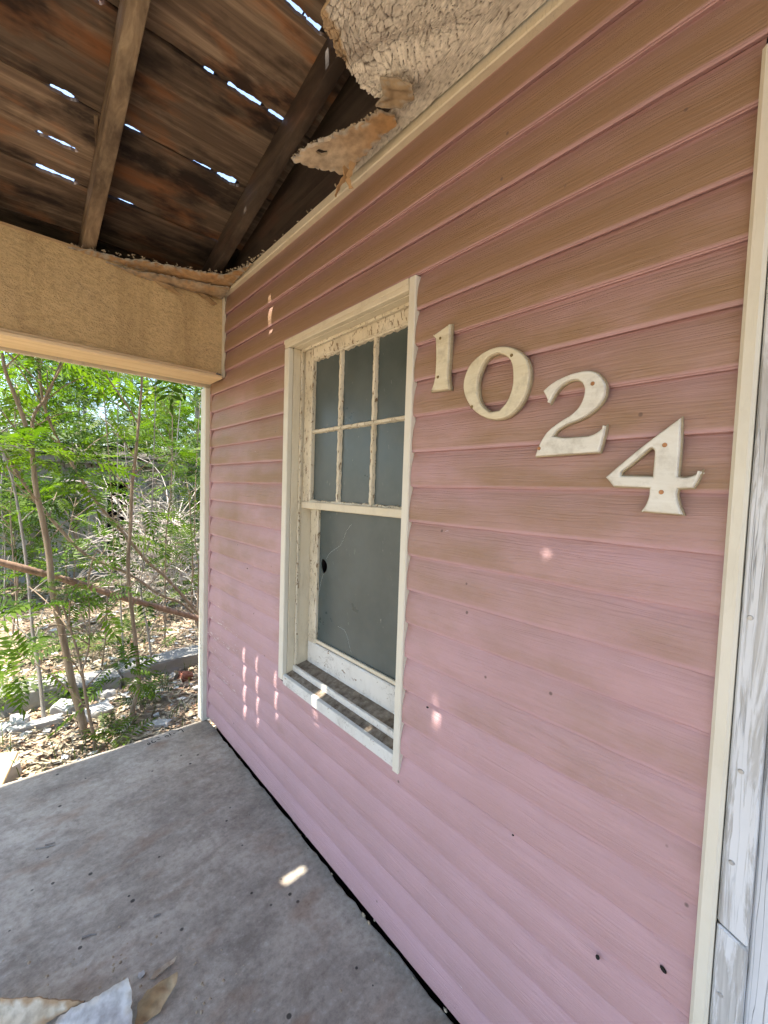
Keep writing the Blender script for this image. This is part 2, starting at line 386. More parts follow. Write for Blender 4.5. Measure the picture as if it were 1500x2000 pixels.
# ------------------------------------------------------------------ objects
def tag(o, label=None, cat=None, group=None, kind=None):
    if label: o['label'] = label
    if cat: o['category'] = cat
    if group: o['group'] = group
    if kind: o['kind'] = kind
    return o
def thing(name, loc, label, cat, group=None):
    e = bpy.data.objects.new(name, None); C.objects.link(e)
    e.location = loc; e.empty_display_size = 0.1
    return tag(e, label, cat, group)
WORLD = {}
def base_of(p):
    v = Vector((0, 0, 0))
    while p is not None: v = v + Vector(p.location); p = p.parent
    return v
def link(name, me, mats, parent=None, smooth=None):
    """mesh given in world coordinates; as a part it is hung under its thing"""
    for m in (mats if isinstance(mats, (list, tuple)) else [mats]):
        me.materials.append(MT[m] if isinstance(m, str) else m)
    o = bpy.data.objects.new(name, me); C.objects.link(o)
    if parent is not None:
        o.parent = parent
        o.matrix_parent_inverse = Matrix.Translation(-base_of(parent)) if parent.type == 'EMPTY' else Matrix.Identity(4)
    if smooth is not None:
        me.shade_smooth()
        me.set_sharp_from_angle(angle=math.radians(smooth))
    return o
def recenter(o, loc):
    """put the origin of a one-mesh thing at its base"""
    o.data.transform(Matrix.Translation(-Vector(loc))); o.location = loc
    return o
def from_bm(bm, name):
    me = bpy.data.meshes.new(name); bm.normal_update(); bm.to_mesh(me); bm.free(); return me
def pyd(name, verts, faces):
    me = bpy.data.meshes.new(name); me.from_pydata([tuple(v) for v in verts], [], faces); me.update(); return me
def add_box(bm, x0, x1, y0, y1, z0, z1, bev=0.0, jit=0.0):
    vs = [bm.verts.new((x + rnd.uniform(-jit, jit), y + rnd.uniform(-jit, jit), z + rnd.uniform(-jit, jit)))
          for x in (x0, x1) for y in (y0, y1) for z in (z0, z1)]
    fs = [(0, 1, 3, 2), (4, 6, 7, 5), (0, 4, 5, 1), (2, 3, 7, 6), (0, 2, 6, 4), (1, 5, 7, 3)]
    faces = [bm.faces.new([vs[i] for i in f]) for f in fs]
    if bev:
        es = list({e for f in faces for e in f.edges})
        bmesh.ops.bevel(bm, geom=es, offset=bev, segments=1, affect='EDGES', profile=0.5)
    return vs
def box(name, x0, x1, y0, y1, z0, z1, mat, parent=None, bev=0.002, jit=0.0):
    bm = bmesh.new(); add_box(bm, min(x0, x1), max(x0, x1), min(y0, y1), max(y0, y1), min(z0, z1), max(z0, z1), bev, jit)
    return link(name, from_bm(bm, name), mat, parent)
def hexa(name, pts, mat, parent=None, bev=0.0):
    """box from 8 corners: bottom 4 then top 4, both in the same turning sense"""
    bm = bmesh.new(); vs = [bm.verts.new(tuple(p)) for p in pts]
    fs = [(3, 2, 1, 0), (4, 5, 6, 7), (0, 1, 5, 4), (1, 2, 6, 5), (2, 3, 7, 6), (3, 0, 4, 7)]
    for f in fs: bm.faces.new([vs[i] for i in f])
    bmesh.ops.recalc_face_normals(bm, faces=bm.faces[:])
    if bev: bmesh.ops.bevel(bm, geom=bm.edges[:], offset=bev, segments=1, affect='EDGES', profile=0.5)
    return link(name, from_bm(bm, name), mat, parent)
def tube_data(pts, radii, sides=7, verts=None, faces=None):
    verts = [] if verts is None else verts; faces = [] if faces is None else faces
    pts = [Vector(p) for p in pts]; n = len(pts); b0 = len(verts)
    for i, p in enumerate(pts):
        d = (pts[min(i + 1, n - 1)] - pts[max(i - 1, 0)])
        d = d.normalized() if d.length > 1e-9 else Vector((0, 0, 1))
        a = Vector((1, 0, 0)) if abs(d.x) < 0.8 else Vector((0, 1, 0))
        u = d.cross(a).normalized(); w = d.cross(u)
        for k in range(sides):
            t = 2 * math.pi * k / sides
            verts.append(tuple(p + (u * math.cos(t) + w * math.sin(t)) * radii[i]))
    for i in range(n - 1):
        for k in range(sides):
            a = b0 + i * sides + k; b = b0 + i * sides + (k + 1) % sides
            faces.append((a, b, b + sides, a + sides))
    faces.append(tuple(b0 + k for k in range(sides))[::-1])
    faces.append(tuple(b0 + (n - 1) * sides + k for k in range(sides)))
    return verts, faces
def smooth_path(pts, sub=4):
    pts = [Vector(p) for p in pts]; o = []
    for i in range(len(pts) - 1):
        p0 = pts[max(i - 1, 0)]; p1 = pts[i]; p2 = pts[i + 1]; p3 = pts[min(i + 2, len(pts) - 1)]
        for k in range(sub):
            t = k / sub
            o.append(0.5 * ((2 * p1) + (p2 - p0) * t + (2 * p0 - 5 * p1 + 4 * p2 - p3) * t * t + (3 * p1 - p0 - 3 * p2 + p3) * t ** 3))
    o.append(pts[-1]); return o
def noise1(t, seed):
    return (math.sin(t * 3.1 + seed * 7.3) + 0.6 * math.sin(t * 7.7 + seed * 3.1) + 0.35 * math.sin(t * 17.3 + seed * 1.7)) / 1.95
def colour_attr(me, cols):
    """cols: one rgb per vertex"""
    a = me.color_attributes.new('col', 'FLOAT_COLOR', 'POINT')
    c = np.ones((len(me.vertices), 4), np.float32); c[:, :3] = cols
    a.data.foreach_set('color', c.ravel())

E_ = 0.1016                       # height of one siding course
FLOOR = -0.025                    # top of the porch slab
Y_CORNER = 2.548                  # end of the wall
Y_BEAM = 2.362                    # inner face of the porch beam
GROUND = -0.17

# ================================================================== setting
def ground():
    n = 90; xs = np.concatenate([np.linspace(-60, -3, 14), np.linspace(-2.6, 5, 60), np.linspace(6, 60, 14)])
    ys = np.concatenate([np.linspace(-60, -3, 12), np.linspace(-2.4, 2.5, 14), np.linspace(2.62, 12, 80), np.linspace(14, 70, 12)])
    V = []; F = []
    for y in ys:
        for x in xs:
            z = GROUND
            if y > 2.6: z += 0.02 * noise1(x * 1.9 + y * 0.7, 1) + 0.02 * noise1(y * 2.3 - x, 2) - 0.01 * min(y - 2.6, 6)
            V.append((x, y, z))
    w = len(xs)
    for j in range(len(ys) - 1):
        for i in range(w - 1):
            a = j * w + i; F.append((a, a + 1, a + w + 1, a + w))
    o = link('ground', pyd('ground', V, F), 'ground', None, 60); tag(o, kind='structure')
ground()

def porch_slab():
    """concrete porch with a ragged edge along the wall and a chipped far edge"""
    bm = bmesh.new(); n = 120
    ring = []
    x0 = -1.62
    for i in range(n + 1):                                    # wall side, towards +y
        y = -1.7 + (2.578 + 1.7) * i / n
        x = -0.003 + 0.004 * noise1(y * 9, 3) + 0.003 * noise1(y * 31, 5) - 0.002
        if 0.95 < y < 1.2: x -= 0.004 * (1 + noise1(y * 40, 2))
        ring.append((x, y))
    for i in range(1, 40):                                    # far side, towards -x
        x = x0 * i / 40
        ring.append((x, 2.578 + 0.012 * (x / x0) * 1.2 + 0.003 * noise1(x * 12, 4)))
    ring += [(x0, 2.59), (x0, -1.7)]
    top = [bm.verts.new((x, y, FLOOR)) for x, y in ring]
    bot = [bm.verts.new((x, y, GROUND - 0.15)) for x, y in ring]
    f = bm.faces.new(top); bm.faces.new(bot[::-1])
    for i in range(len(ring)):
        j = (i + 1) % len(ring); bm.faces.new((top[i], bot[i], bot[j], top[j]))
    bmesh.ops.recalc_face_normals(bm, faces=bm.faces[:])
    es = [e for e in f.edges]
    bmesh.ops.bevel(bm, geom=es, offset=0.004, segments=2, affect='EDGES', profile=0.6)
    bmesh.ops.triangulate(bm, faces=[q for q in bm.faces if len(q.verts) > 4])
    o = link('porch_slab', from_bm(bm, 'porch_slab'), 'concrete'); tag(o, kind='structure')
    # date scratched into the wet concrete near the far edge
    def scratch(pts, closed=False):
        P = [on_z(270 + x / 10.714, 1400 + y / 10.714, FLOOR + 0.0006) for x, y in pts]
        if closed: P.append(P[0])
        P = smooth_path(P, 3)
        V, F = tube_data(P, [0.0024] * len(P), 5)
        for i, q in enumerate(V): V[i] = (q[0], q[1], FLOOR + (q[2] - FLOOR) * 0.25 + 0.0004)
        return V, F
    strokes = [([(195, 560), (220, 545), (245, 555), (240, 575), (205, 578)], True),
               ([(290, 495), (285, 520), (315, 542), (350, 530), (360, 510)], False),
               ([(375, 445), (400, 430), (440, 435)], False), ([(400, 475), (440, 478), (460, 465)], False),
               ([(560, 410), (600, 390), (635, 400), (610, 420), (565, 420)], True),
               ([(645, 348), (685, 390)], False), ([(735, 350), (780, 338)], False),
               ([(835, 300), (870, 265), (905, 268), (950, 320)], False)]
    V = []; F = []
    for s, c in strokes:
        v, f = scratch(s, c); b = len(V); V += v; F += [tuple(i + b for i in q) for q in f]
    link('scratched_date', pyd('scratched_date', V, F), 'black', o)
porch_slab()

# ================================================================== house
house = thing('house', (0.06, 1.2, 0.0), 'pink vinyl sided house wall with one cream framed window beside the porch', 'house')

WIN_Y0, WIN_Y1, WIN_Z0, WIN_Z1 = 0.872, 1.642, 0.585, 2.037      # outer edges of the window trim
DOOR_Y, DOOR_TOP = 0.125, 2.118

def course(z0, ya, yb, kind, seed, parent, top=E_ + 0.006):
    """one lap of vinyl siding between ya and yb whose lower lip is at z0"""
    prof = [(0.004, 0.0065), (-0.0128, 0.0005), (-0.0142, 0.0015), (-0.0150, 0.0055)] if kind else \
           [(0.004, 0.0040), (-0.0095, 0.0018), (-0.0100, 0.0046), (-0.0132, 0.0046), (-0.0146, 0.006), (-0.0152, 0.010)]
    prof += [q for q in ((-0.0163, 0.019), (-0.0164, 0.036), (-0.0147, 0.055), (-0.0112, 0.073), (-0.0062, 0.090)) if q[1] < top - 0.005]
    prof.append((0.0008 if top > 0.1 else -0.0165, top))
    n = max(2, int((yb - ya) / 0.05)); V = []; F = []; k = len(prof)
    for i in range(n + 1):
        y = ya + (yb - ya) * i / n
        w = 0.0013 * noise1(y * 1.7, seed) + 0.0005 * noise1(y * 6, seed + 2)
        dz = 0.0008 * noise1(y * 1.3, seed + 5)
        for x, z in prof: V.append((x + w * (1 if x < 0 else 0), y, z0 + z + dz))
    for i in range(n):
        for j in range(k - 1):
            a = i * k + j; F.append((a, a + k, a + k + 1, a + 1))
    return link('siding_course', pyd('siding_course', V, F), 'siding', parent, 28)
for i in range(24):
    z0 = i * E_ + 0.006; z1 = z0 + E_
    right = DOOR_Y + 0.012 if z0 < DOOR_TOP - 0.03 else -1.6
    spans = [(right, Y_CORNER)]
    if z1 > WIN_Z0 + 0.01 and z0 < WIN_Z1 - 0.005:
        spans = [(right, WIN_Y0 + 0.01), (WIN_Y1 - 0.01, Y_CORNER)]
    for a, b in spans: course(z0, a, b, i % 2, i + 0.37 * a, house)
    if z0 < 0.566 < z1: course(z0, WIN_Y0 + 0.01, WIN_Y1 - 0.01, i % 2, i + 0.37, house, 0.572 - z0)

for px, py, r in ((1168, 1868, .004), (1296, 1892, .0045), (1003, 1630, .0022), (484, 1110, .003), (836, 1381, .003)):
    q = on_x(px, py, -0.0146); bm = bmesh.new()
    bmesh.ops.create_cone(bm, cap_ends=True, segments=10, radius1=r, radius2=r * .8, depth=0.0012)
    for v in bm.verts: v.co.x *= 1.5 + rnd.uniform(-.2, .2)
    bm.transform(Matrix.Translation((-0.0174, q[1], q[2])) @ Matrix.Rotation(-math.pi / 2, 4, 'Y') @ Matrix.Rotation(rnd.uniform(0, 3), 4, 'Z'))
    link('siding_hole', from_bm(bm, 'siding_hole'), 'black', house)

# sheathing behind the siding (with the window opening), foundation, far end wall, dim room
bm = bmesh.new()
for (ya, yb, za, zb) in ((0.10, 0.885, 0.02, 2.62), (1.62, 2.54, 0.02, 2.62), (0.885, 1.62, 0.02, 0.56), (0.885, 1.62, 2.03, 2.62), (-1.6, 0.10, 2.12, 2.62)):
    add_box(bm, 0.006, 0.10, ya, yb, za, zb)
link('sheathing', from_bm(bm, 'sheathing'), 'black', house)
box('foundation', 0.035, 0.30, -1.6, 2.53, -0.40, 0.019, 'black', house)  # coloured black to stand in for the shadow in the gap
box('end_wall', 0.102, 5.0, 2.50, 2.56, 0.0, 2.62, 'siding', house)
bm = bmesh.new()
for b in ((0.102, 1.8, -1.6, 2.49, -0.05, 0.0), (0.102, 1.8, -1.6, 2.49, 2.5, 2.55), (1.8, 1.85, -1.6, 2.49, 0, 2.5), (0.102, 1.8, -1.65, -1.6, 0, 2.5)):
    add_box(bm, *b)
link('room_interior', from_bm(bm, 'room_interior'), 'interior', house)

# corner post and trims
def tilted_strip(name, pts_bottom, pts_top, mat, parent, bev=0.0015):
    return hexa(name, pts_bottom + pts_top, mat, parent, bev)
box('corner_post', -0.044, 0.03, 2.552, 2.63, FLOOR + 0.006, 1.984, 'ivory', house, 0.004)
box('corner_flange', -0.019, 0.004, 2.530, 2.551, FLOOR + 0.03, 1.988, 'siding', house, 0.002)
bm = bmesh.new(); add_box(bm, -0.024, 0.004, -1.6, Y_BEAM - 0.002, 2.4465, 2.462, 0.003); add_box(bm, -0.017, 0.004, -1.6, Y_BEAM - 0.002, 2.4625, 2.489, 0.003)
link('ceiling_trim', from_bm(bm, 'ceiling_trim'), 'cream', house)
box('corner_bead', -0.026, -0.008, 2.340, 2.3595, 2.005, 2.445, 'cream', house, 0.003)

# ------------------------------------------------------------------ window
win = bpy.data.objects.new('window', None); C.objects.link(win); win.parent = house
win.matrix_parent_inverse = Matrix.Identity(4)
win.location = Vector((0.0, 1.257, 0.58)) - Vector(house.location); win.empty_display_size = 0.1
YL, YR = 1.604, 0.900             # clear opening
def wbox(name, *a, **k): return box(name, *a, parent=win, **k)
# outer trim: three strips, the right one running lower than the left
wbox('outer_trim', -0.024, -0.001, YL, WIN_Y1, 0.580, 1.9995, mat='ivory', bev=0.003)
hexa('outer_trim', [(-0.024, WIN_Y0, 0.556), (-0.024, YR, 0.556), (-0.001, YR, 0.559), (-0.001, WIN_Y0, 0.559),
                    (-0.024, WIN_Y0, 2.0365), (-0.024, YR, 2.0365), (-0.001, YR, 2.0365), (-0.001, WIN_Y0, 2.0365)], 'ivory', win, 0.003)
wbox('outer_trim', -0.024, -0.001, YR + 0.001, WIN_Y1, 2.001, 2.037, mat='cream', bev=0.003)
wbox('outer_trim', -0.027, -0.0245, YR + 0.001, WIN_Y1, 2.017, 2.034, mat='cream', bev=0.001)
# jambs with their stops
for y, s in ((YL, 1), (YR, -1)):
    wbox('jamb', -0.0005, 0.0315, y - 0.002 * s, y + 0.02 * s, 0.60, 2.0, mat='cream', bev=0.0015)
    wbox('stop', 0.032, 0.0445, y - 0.009 * s, y + 0.02 * s, 0.60, 2.0, mat='sash', bev=0.002)
    wbox('jamb', 0.045, 0.125, y - 0.006 * s, y + 0.02 * s, 0.60, 2.0, mat='cream', bev=0.0015)
wbox('head', -0.0005, 0.0315, YR, YL, 2.0005, 2.03, mat='cream', bev=0.0015)
wbox('head', 0.032, 0.0445, YR, YL, 1.992, 2.03, mat='sash', bev=0.002)
wbox('head', 0.045, 0.125, YR, YL, 2.004, 2.03, mat='cream', bev=0.0015)
# upper sash: six small panes
UX0, UX1 = 0.048, 0.078
ya, yb = YR + 0.010, YL - 0.010
gl, gr_ = 1.531, 0.955
wbox('stile', UX0, UX1, gl, yb, 1.330, 2.000, mat='sash', bev=0.003)
wbox('stile', UX0, UX1, ya, gr_, 1.330, 2.000, mat='sash', bev=0.003)
wbox('top_rail', UX0, UX1 - 0.0005, gr_ + 0.0003, gl - 0.0003, 1.951, 2.001, mat='sash', bev=0.003)
wbox('meeting_rail', UX0 - 0.006, UX1, ya + 0.004, yb - 0.004, 1.3295, 1.3595, mat='cream', bev=0.003)
def worn_bar(name, a, b, w, axis, seed, mat='sash'):
    """glazing bar with a flaked, uneven edge; a, b run along axis, w is (centre, half width)"""
    n = 26; V = []; F = []
    for i in range(n + 1):
        t = a + (b - a) * i / n
        e1 = w[1] * (1 + 0.22 * noise1(t * 40, seed)); e2 = w[1] * (1 + 0.22 * noise1(t * 47, seed + 3))
        f = 0.0015 * noise1(t * 33, seed + 6)
        ring = [(UX0 + 0.006 + f, w[0] - e1 * 0.55), (UX0 + 0.006 + f, w[0] + e2 * 0.55), (UX0 + 0.014, w[0] + e2), (UX1 - 0.004, w[0] + e2), (UX1 - 0.004, w[0] - e1), (UX0 + 0.014, w[0] - e1)]
        for x, q in ring: V.append((x, q, t) if axis == 'z' else (x, t, q))
    for i in range(n):
        for k in range(6):
            p = i * 6 + k; q = i * 6 + (k + 1) % 6; F.append((p, q, q + 6, p + 6))
    o = link(name, pyd(name, V, F), mat, win, 35); return o
M1, M2, MZ = 1.343, 1.140, 1.6535
for seed, yc in ((1, M1), (2, M2)):
    worn_bar('muntin', 1.3595, MZ - 0.0065, (yc, 0.0105), 'z', seed)
    worn_bar('muntin', MZ + 0.0065, 1.951, (yc, 0.0105), 'z', seed + 9)
worn_bar('muntin', gr_, gl, (MZ, 0.0085), 'y', 5)
def ragged_putty(name, y0, y1, z, up, seed):
    """crumbling glazing putty along a rail"""
    n = 34; V = []; F = []
    for i in range(n + 1):
        y = y0 + (y1 - y0) * i / n; h = max(0.001, 0.006 + 0.005 * noise1(y * 60, seed)) * up
        for x, dz in ((UX0 + 0.004, 0), (UX0 + 0.006, h), (UX0 + 0.019, h * 1.2), (UX0 + 0.019, 0)): V.append((x, y, z + dz))
    for i in range(n):
        for k in range(4):
            p = i * 4 + k; q = i * 4 + (k + 1) % 4; F.append((p, q, q + 4, p + 4))
    link(name, pyd(name, V, F), 'sash', win, 35)
ragged_putty('putty', gr_, gl, 1.9505, -1, 2)
ragged_putty('putty', gr_, gl, 1.3597, 1, 4)
for k, (p, q) in enumerate(((gl, M1), (M1, M2), (M2, gr_))):
    for (za, zb) in ((1.355, MZ), (MZ, 1.955)):
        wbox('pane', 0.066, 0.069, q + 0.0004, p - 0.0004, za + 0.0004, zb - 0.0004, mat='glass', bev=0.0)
# lower sash: one large pane, cracked, with a hole
LX0, LX1 = 0.094, 0.124
wbox('stile', LX0, LX1, gl + 0.004, yb + 0.002, 0.640, 1.340, mat='sash', bev=0.003)
wbox('stile', LX0, LX1, ya - 0.002, gr_ - 0.004, 0.640, 1.340, mat='sash', bev=0.003)
wbox('bottom_rail', LX0 - 0.002, LX1, ya, yb, 0.640, 0.7385, mat='sill', bev=0.004)
wbox('glazing_bead', LX0 + 0.002, LX0 + 0.012, gr_ - 0.003, gl + 0.003, 0.742, 0.757, mat='cream', bev=0.002)
wbox('sash_top_rail', LX0, LX1, ya, yb, 1.3405, 1.365, mat='sash', bev=0.003)
def filled_outline(name, outer, holes, X, thick, bevel, mats, parent, inset=0.0):
    """flat shape in the wall's y,z plane, with holes and chamfered edges"""
    cu = bpy.data.curves.new(name, 'CURVE'); cu.dimensions = '2D'; cu.fill_mode = 'BOTH'
    for lp in [outer] + holes:
        sp = cu.splines.new('POLY'); sp.points.add(len(lp) - 1); sp.use_cyclic_u = True
        for pt, (y, z) in zip(sp.points, lp): pt.co = (-y, z, 0, 1)
    cu.extrude = thick / 2 - bevel; cu.bevel_depth = bevel; cu.offset = -bevel - inset; cu.bevel_resolution = 1
    o = bpy.data.objects.new(name, cu); C.objects.link(o)
    me = bpy.data.meshes.new_from_object(o.evaluated_get(bpy.context.evaluated_depsgraph_get()))
    bpy.data.objects.remove(o); bpy.data.curves.remove(cu)
    # curve x -> -y, curve y -> z, curve z -> -x
    me.transform(Matrix(((0, 0, -1, X), (-1, 0, 0, 0), (0, 1, 0, 0), (0, 0, 0, 1))))
    me.materials.clear()
    return link(name, me, mats, parent, 30)
PX = 0.1085
def pane_pt(px, py): q = on_x(px, py, PX - 0.0015); return (q[1], q[2])
hole = [pane_pt(500 + a / 3.703, 980 + b / 3.703) for a, b in ((480, 412), (500, 425), (513, 452), (514, 480), (506, 505), (490, 518), (480, 500), (474, 470), (473, 435))]
filled_outline('pane', [(gl + 0.004, 0.742), (gr_ - 0.004, 0.742), (gr_ - 0.004, 1.34), (gl + 0.004, 1.34)], [hole], PX, 0.003, 0.0002, 'glass', win)
def crack(pix, w=0.0004):
    P = [on_x(500 + a / 3.703, 980 + b / 3.703, PX - 0.0020) for a, b in pix]
    V, F = tube_data(smooth_path(P, 2), [w] * (2 * (len(P) - 1) + 1), 4)
    link('crack', pyd('crack', V, F), 'crack', win)
crack([(508, 420), (530, 375), (575, 340), (610, 315), (640, 250), (660, 200), (690, 165)])
crack([(488, 520), (475, 560), (462, 620), (450, 690)])
crack([(590, 900), (640, 930), (660, 980), (675, 1040), (690, 1090)], 0.0003)
# sill: inner slope, white riser, outer slope and nosing
def slope(name, x0, z0, x1, z1, y0, y1, th, mat):
    hexa(name, [(x0, y0, z0 - th), (x0, y1, z0 - th), (x1, y1, z1 - th), (x1, y0, z1 - th), (x0, y0, z0), (x0, y1, z0), (x1, y1, z1), (x1, y0, z1)], mat, win, 0.0015)
slope('inner_sill', 0.037, 0.6335, 0.130, 0.652, YR, YL, 0.02, 'silldirt')
slope('sill_riser', 0.026, 0.637, 0.0365, 0.638, YR, YL, 0.045, 'sill')
slope('outer_sill', -0.006, 0.6055, 0.0255, 0.615, YR, YL, 0.02, 'silldirt')
slope('sill_nosing', -0.021, 0.6045, -0.0065, 0.6075, YR + 0.001, YL - 0.001, 0.040, 'sill')

# ------------------------------------------------------------------ door frame at the right
door = bpy.data.objects.new('door_frame', None); C.objects.link(door); door.parent = house
door.matrix_parent_inverse = Matrix.Identity(4)
door.location = Vector((0.0, -0.35, 0.0)) - Vector(house.location); door.empty_display_size = 0.1
hexa('edge_trim', [(-0.026, 0.114, FLOOR + .004), (-0.026, 0.138, FLOOR + .004), (-0.001, 0.140, FLOOR + .004), (-0.001, 0.114, FLOOR + .004),
                   (-0.026, 0.114, 2.118), (-0.026, 0.138, 2.118), (-0.001, 0.140, 2.118), (-0.001, 0.114, 2.118)], 'ivory', door, 0.005)
# casing board, spliced low down with a slanting cut
zs0, zs1 = 0.716, 0.700
hexa('casing_board', [(-0.018, 0.073, FLOOR + .004), (-0.018, 0.1125, FLOOR + .004), (0.02, 0.1125, FLOOR + .004), (0.02, 0.073, FLOOR + .004),
                      (-0.018, 0.073, zs1), (-0.018, 0.1125, zs0), (0.02, 0.1125, zs0), (0.02, 0.073, zs1)], 'white', door, 0.003)
hexa('casing_board', [(-0.0175, 0.073, zs1 + .004), (-0.0175, 0.1125, zs0 + .003), (0.02, 0.1125, zs0 + .003), (0.02, 0.073, zs1 + .004),
                      (-0.0175, 0.073, 2.10), (-0.0175, 0.1125, 2.10), (0.02, 0.1125, 2.10), (0.02, 0.073, 2.10)], 'white', door, 0.003)
box('door_stop', 0.004, 0.03, 0.030, 0.0725, FLOOR + .004, 2.10, 'white', door, 0.003)
box('jamb_board', 0.031, 0.06, -0.005, 0.0725, FLOOR + .004, 2.10, 'white', door, 0.003)
box('door_head', -0.0175, 0.06, -1.02, 0.1125, 2.101, 2.117, 'white', door, 0.003)
box('far_casing', -0.0175, 0.06, -1.02, -0.93, FLOOR + .004, 2.10, 'white', door, 0.003)
box('door_leaf', 0.062, 0.098, -0.93, 0.072, FLOOR + .02, 2.10, 'white', door, 0.004)
def screw(name, c, r, mat, parent, X):
    bm = bmesh.new()
    bmesh.ops.create_cone(bm, cap_ends=True, segments=12, radius1=r, radius2=r * 0.75, depth=0.0022)
    add_box(bm, -r * 0.62, r * 0.62, -r * 0.12, r * 0.12, 0.0009, 0.0013)
    add_box(bm, -r * 0.12, r * 0.12, -r * 0.62, r * 0.62, 0.0009, 0.00131)
    bm.transform(Matrix.Translation((X, c[0], c[1])) @ Matrix.Rotation(-math.pi / 2, 4, 'Y') @ Matrix.Rotation(rnd.uniform(0, 1.5), 4, 'Z'))
    return link(name, from_bm(bm, name), mat, parent, 40)
for y, z in ((0.0935, 1.55), (0.101, 1.235), (0.0975, 0.985), (0.101, 0.60), (0.100, 0.83)):
    screw('screw', (y, z), 0.0042, 'steel', door, -0.0188)
screw('screw', (0.052, 0.93), 0.005, 'steel', door, 0.003)

# ================================================================== porch roof
roof = thing('porch_roof', (-1.0, 1.4, 2.45), 'open porch roof of dark stained planks and rafters with its ceiling fallen away', 'porch roof')
SL = 0.25
def deck(y): return 2.58 + SL * (Y_BEAM - y)                     # underside of the planks
# (from, to, width, shaded): where shaded, an added flap overhead stops the sun but not the sky
OPEN = {2.18: [(-0.81, -0.69, 1.7, 0), (-0.57, -0.48, 0.9, 1), (-0.14, -0.09, 0.6, 1)],
        2.036: [(-0.81, -0.70, 1.9, 0)],
        1.845: [(-0.785, -0.72, 1.7, 0), (-0.570, -0.520, 0.9, 1), (-0.335, -0.262, 0.9, 1), (-0.236, -0.158, 2.0, 0)],
        1.517: [(-1.10, -1.01, 1.3, 0), (-0.770, -0.69, 1.8, 0), (-0.40, -0.368, 0.9, 1), (-0.32, -0.20, 1.0, 1), (-0.17, -0.085, 1.0, 1)],
        1.220: [(-0.755, -0.735, 1.0, 0), (-0.40, -0.37, 0.7, 1), (-0.26, -0.205, 0.8, 1), (-0.20, -0.14, 0.9, 0)],
        0.575: [(-0.594, -0.578, 1.8, 0)], 0.90: [(-0.738, -0.718, 1.2, 0)]}
def widen(x, y):
    """extra width of a gap where the board edges are split away"""
    for g, segs in OPEN.items():
        if abs(g - y) < 0.03:
            for a, b, k, _ in segs:
                if a - 0.012 < x < b + 0.012: return 0.0062 * k * (0.85 + 0.35 * noise1(x * 22, y * 9)) * min(1.0, (x - a + 0.012) / 0.012, (b + 0.012 - x) / 0.012)
    return 0.0
GAPS = [2.735, 2.46, 2.18, 1.845, 1.517, 1.220, 0.90, 0.575, 0.25, -0.07, -0.39, -0.71, -1.03, -1.35, -1.65]
XL_, XR_ = -2.10, 0.15
SPLIT = -0.615
def plank(ya, yb, xa, xb, seed, split=None):
    """rough-sawn roof board from ya (lower) to yb, with wavering edges; split: a crack along it at that y"""
    n = 260; V = []; F = []
    for (y0, y1) in ([(ya, yb)] if split is None else [(ya, split), (split, yb)]):
        b = len(V)
        for i in range(n + 1):
            x = xa + (xb - xa) * i / n
            w0 = 0.0045 + 0.0022 * noise1(x * 6, seed) if y0 != split else 0.0001
            w1 = 0.0045 + 0.0022 * noise1(x * 6.7, seed + 4) if y1 != split else 0.0001
            e0 = y0 - w0 - widen(x, y0); e1 = y1 + w1 + widen(x, y1)
            cup = 0.003 * noise1(x * 1.1, seed + 8)
            for (y, dz) in ((e0, 0), (e1, 0), (e1, 0.013), (e0, 0.013)): V.append((x, y, deck(y) + dz + cup))
        for i in range(n):
            for k in range(4):
                p = b + i * 4 + k; q = b + i * 4 + (k + 1) % 4; F.append((p, p + 4, q + 4, q))
        F += [tuple(b + k for k in range(4)), tuple(b + n * 4 + k for k in (3, 2, 1, 0))]
    return link('roof_plank', pyd('roof_plank', V, F), 'plank', roof)
for j in range(len(GAPS) - 1):
    ya, yb = GAPS[j], GAPS[j + 1]
    sh = 0.012 if j % 2 else -0.008
    if j == 2:
        plank(ya + 0.004, yb - 0.002, XL_, SPLIT - 0.002, 40, 2.036)
    else:
        plank(ya + sh * 0.3, yb + sh * 0.3, XL_, SPLIT - 0.002, j)
    plank(ya, yb, SPLIT + 0.002, XR_, j + 20)
# tar paper over the boards, torn open above some of the gaps
bm = bmesh.new()
ys = sorted(set(GAPS + [2.036])); lastz = None
def felt(xa, xb, y0, y1):
    m = 6
    for i in range(m):
        a, b = xa + (xb - xa) * i / m, xa + (xb - xa) * (i + 1) / m
        pts = [(a, y0), (b, y0), (b, y1), (a, y1)]
        lo = [bm.verts.new((x, y, deck(y) + 0.0185)) for x, y in pts]; hi = [bm.verts.new((x, y, deck(y) + 0.0215)) for x, y in pts]
        bm.faces.new(lo[::-1]); bm.faces.new(hi)
        for k in range(4): bm.faces.new((lo[k], lo[(k + 1) % 4], hi[(k + 1) % 4], hi[k]))
prev = -1.66
for y in ys:
    if y not in OPEN: continue
    felt(XL_, XR_, prev, y - 0.022)
    x = XL_
    for a, b, *_ in OPEN[y]: felt(x, a, y - 0.022, y + 0.050); x = b
    felt(x, XR_, y - 0.022, y + 0.050); prev = y + 0.050
felt(XL_, XR_, prev, 2.76)
link('tar_paper', from_bm(bm, 'tar_paper'), 'tar', roof)
for g, segs in OPEN.items():
    for a, b, k, shade in segs:
        if shade:  # added blocker over the gap: keeps sun off, leaves sky in view
            z = deck(g) + 0.10; x0, x1 = a - 0.075, b + 0.015
            hexa('sun_blocker', [(x0, g - .06, z + .013), (x1, g - .06, z + .013), (x1, g + .055, z), (x0, g + .055, z), (x0, g - .06, z + .017), (x1, g - .06, z + .017), (x1, g + .055, z + .004), (x0, g + .055, z + .004)], 'tar', roof)
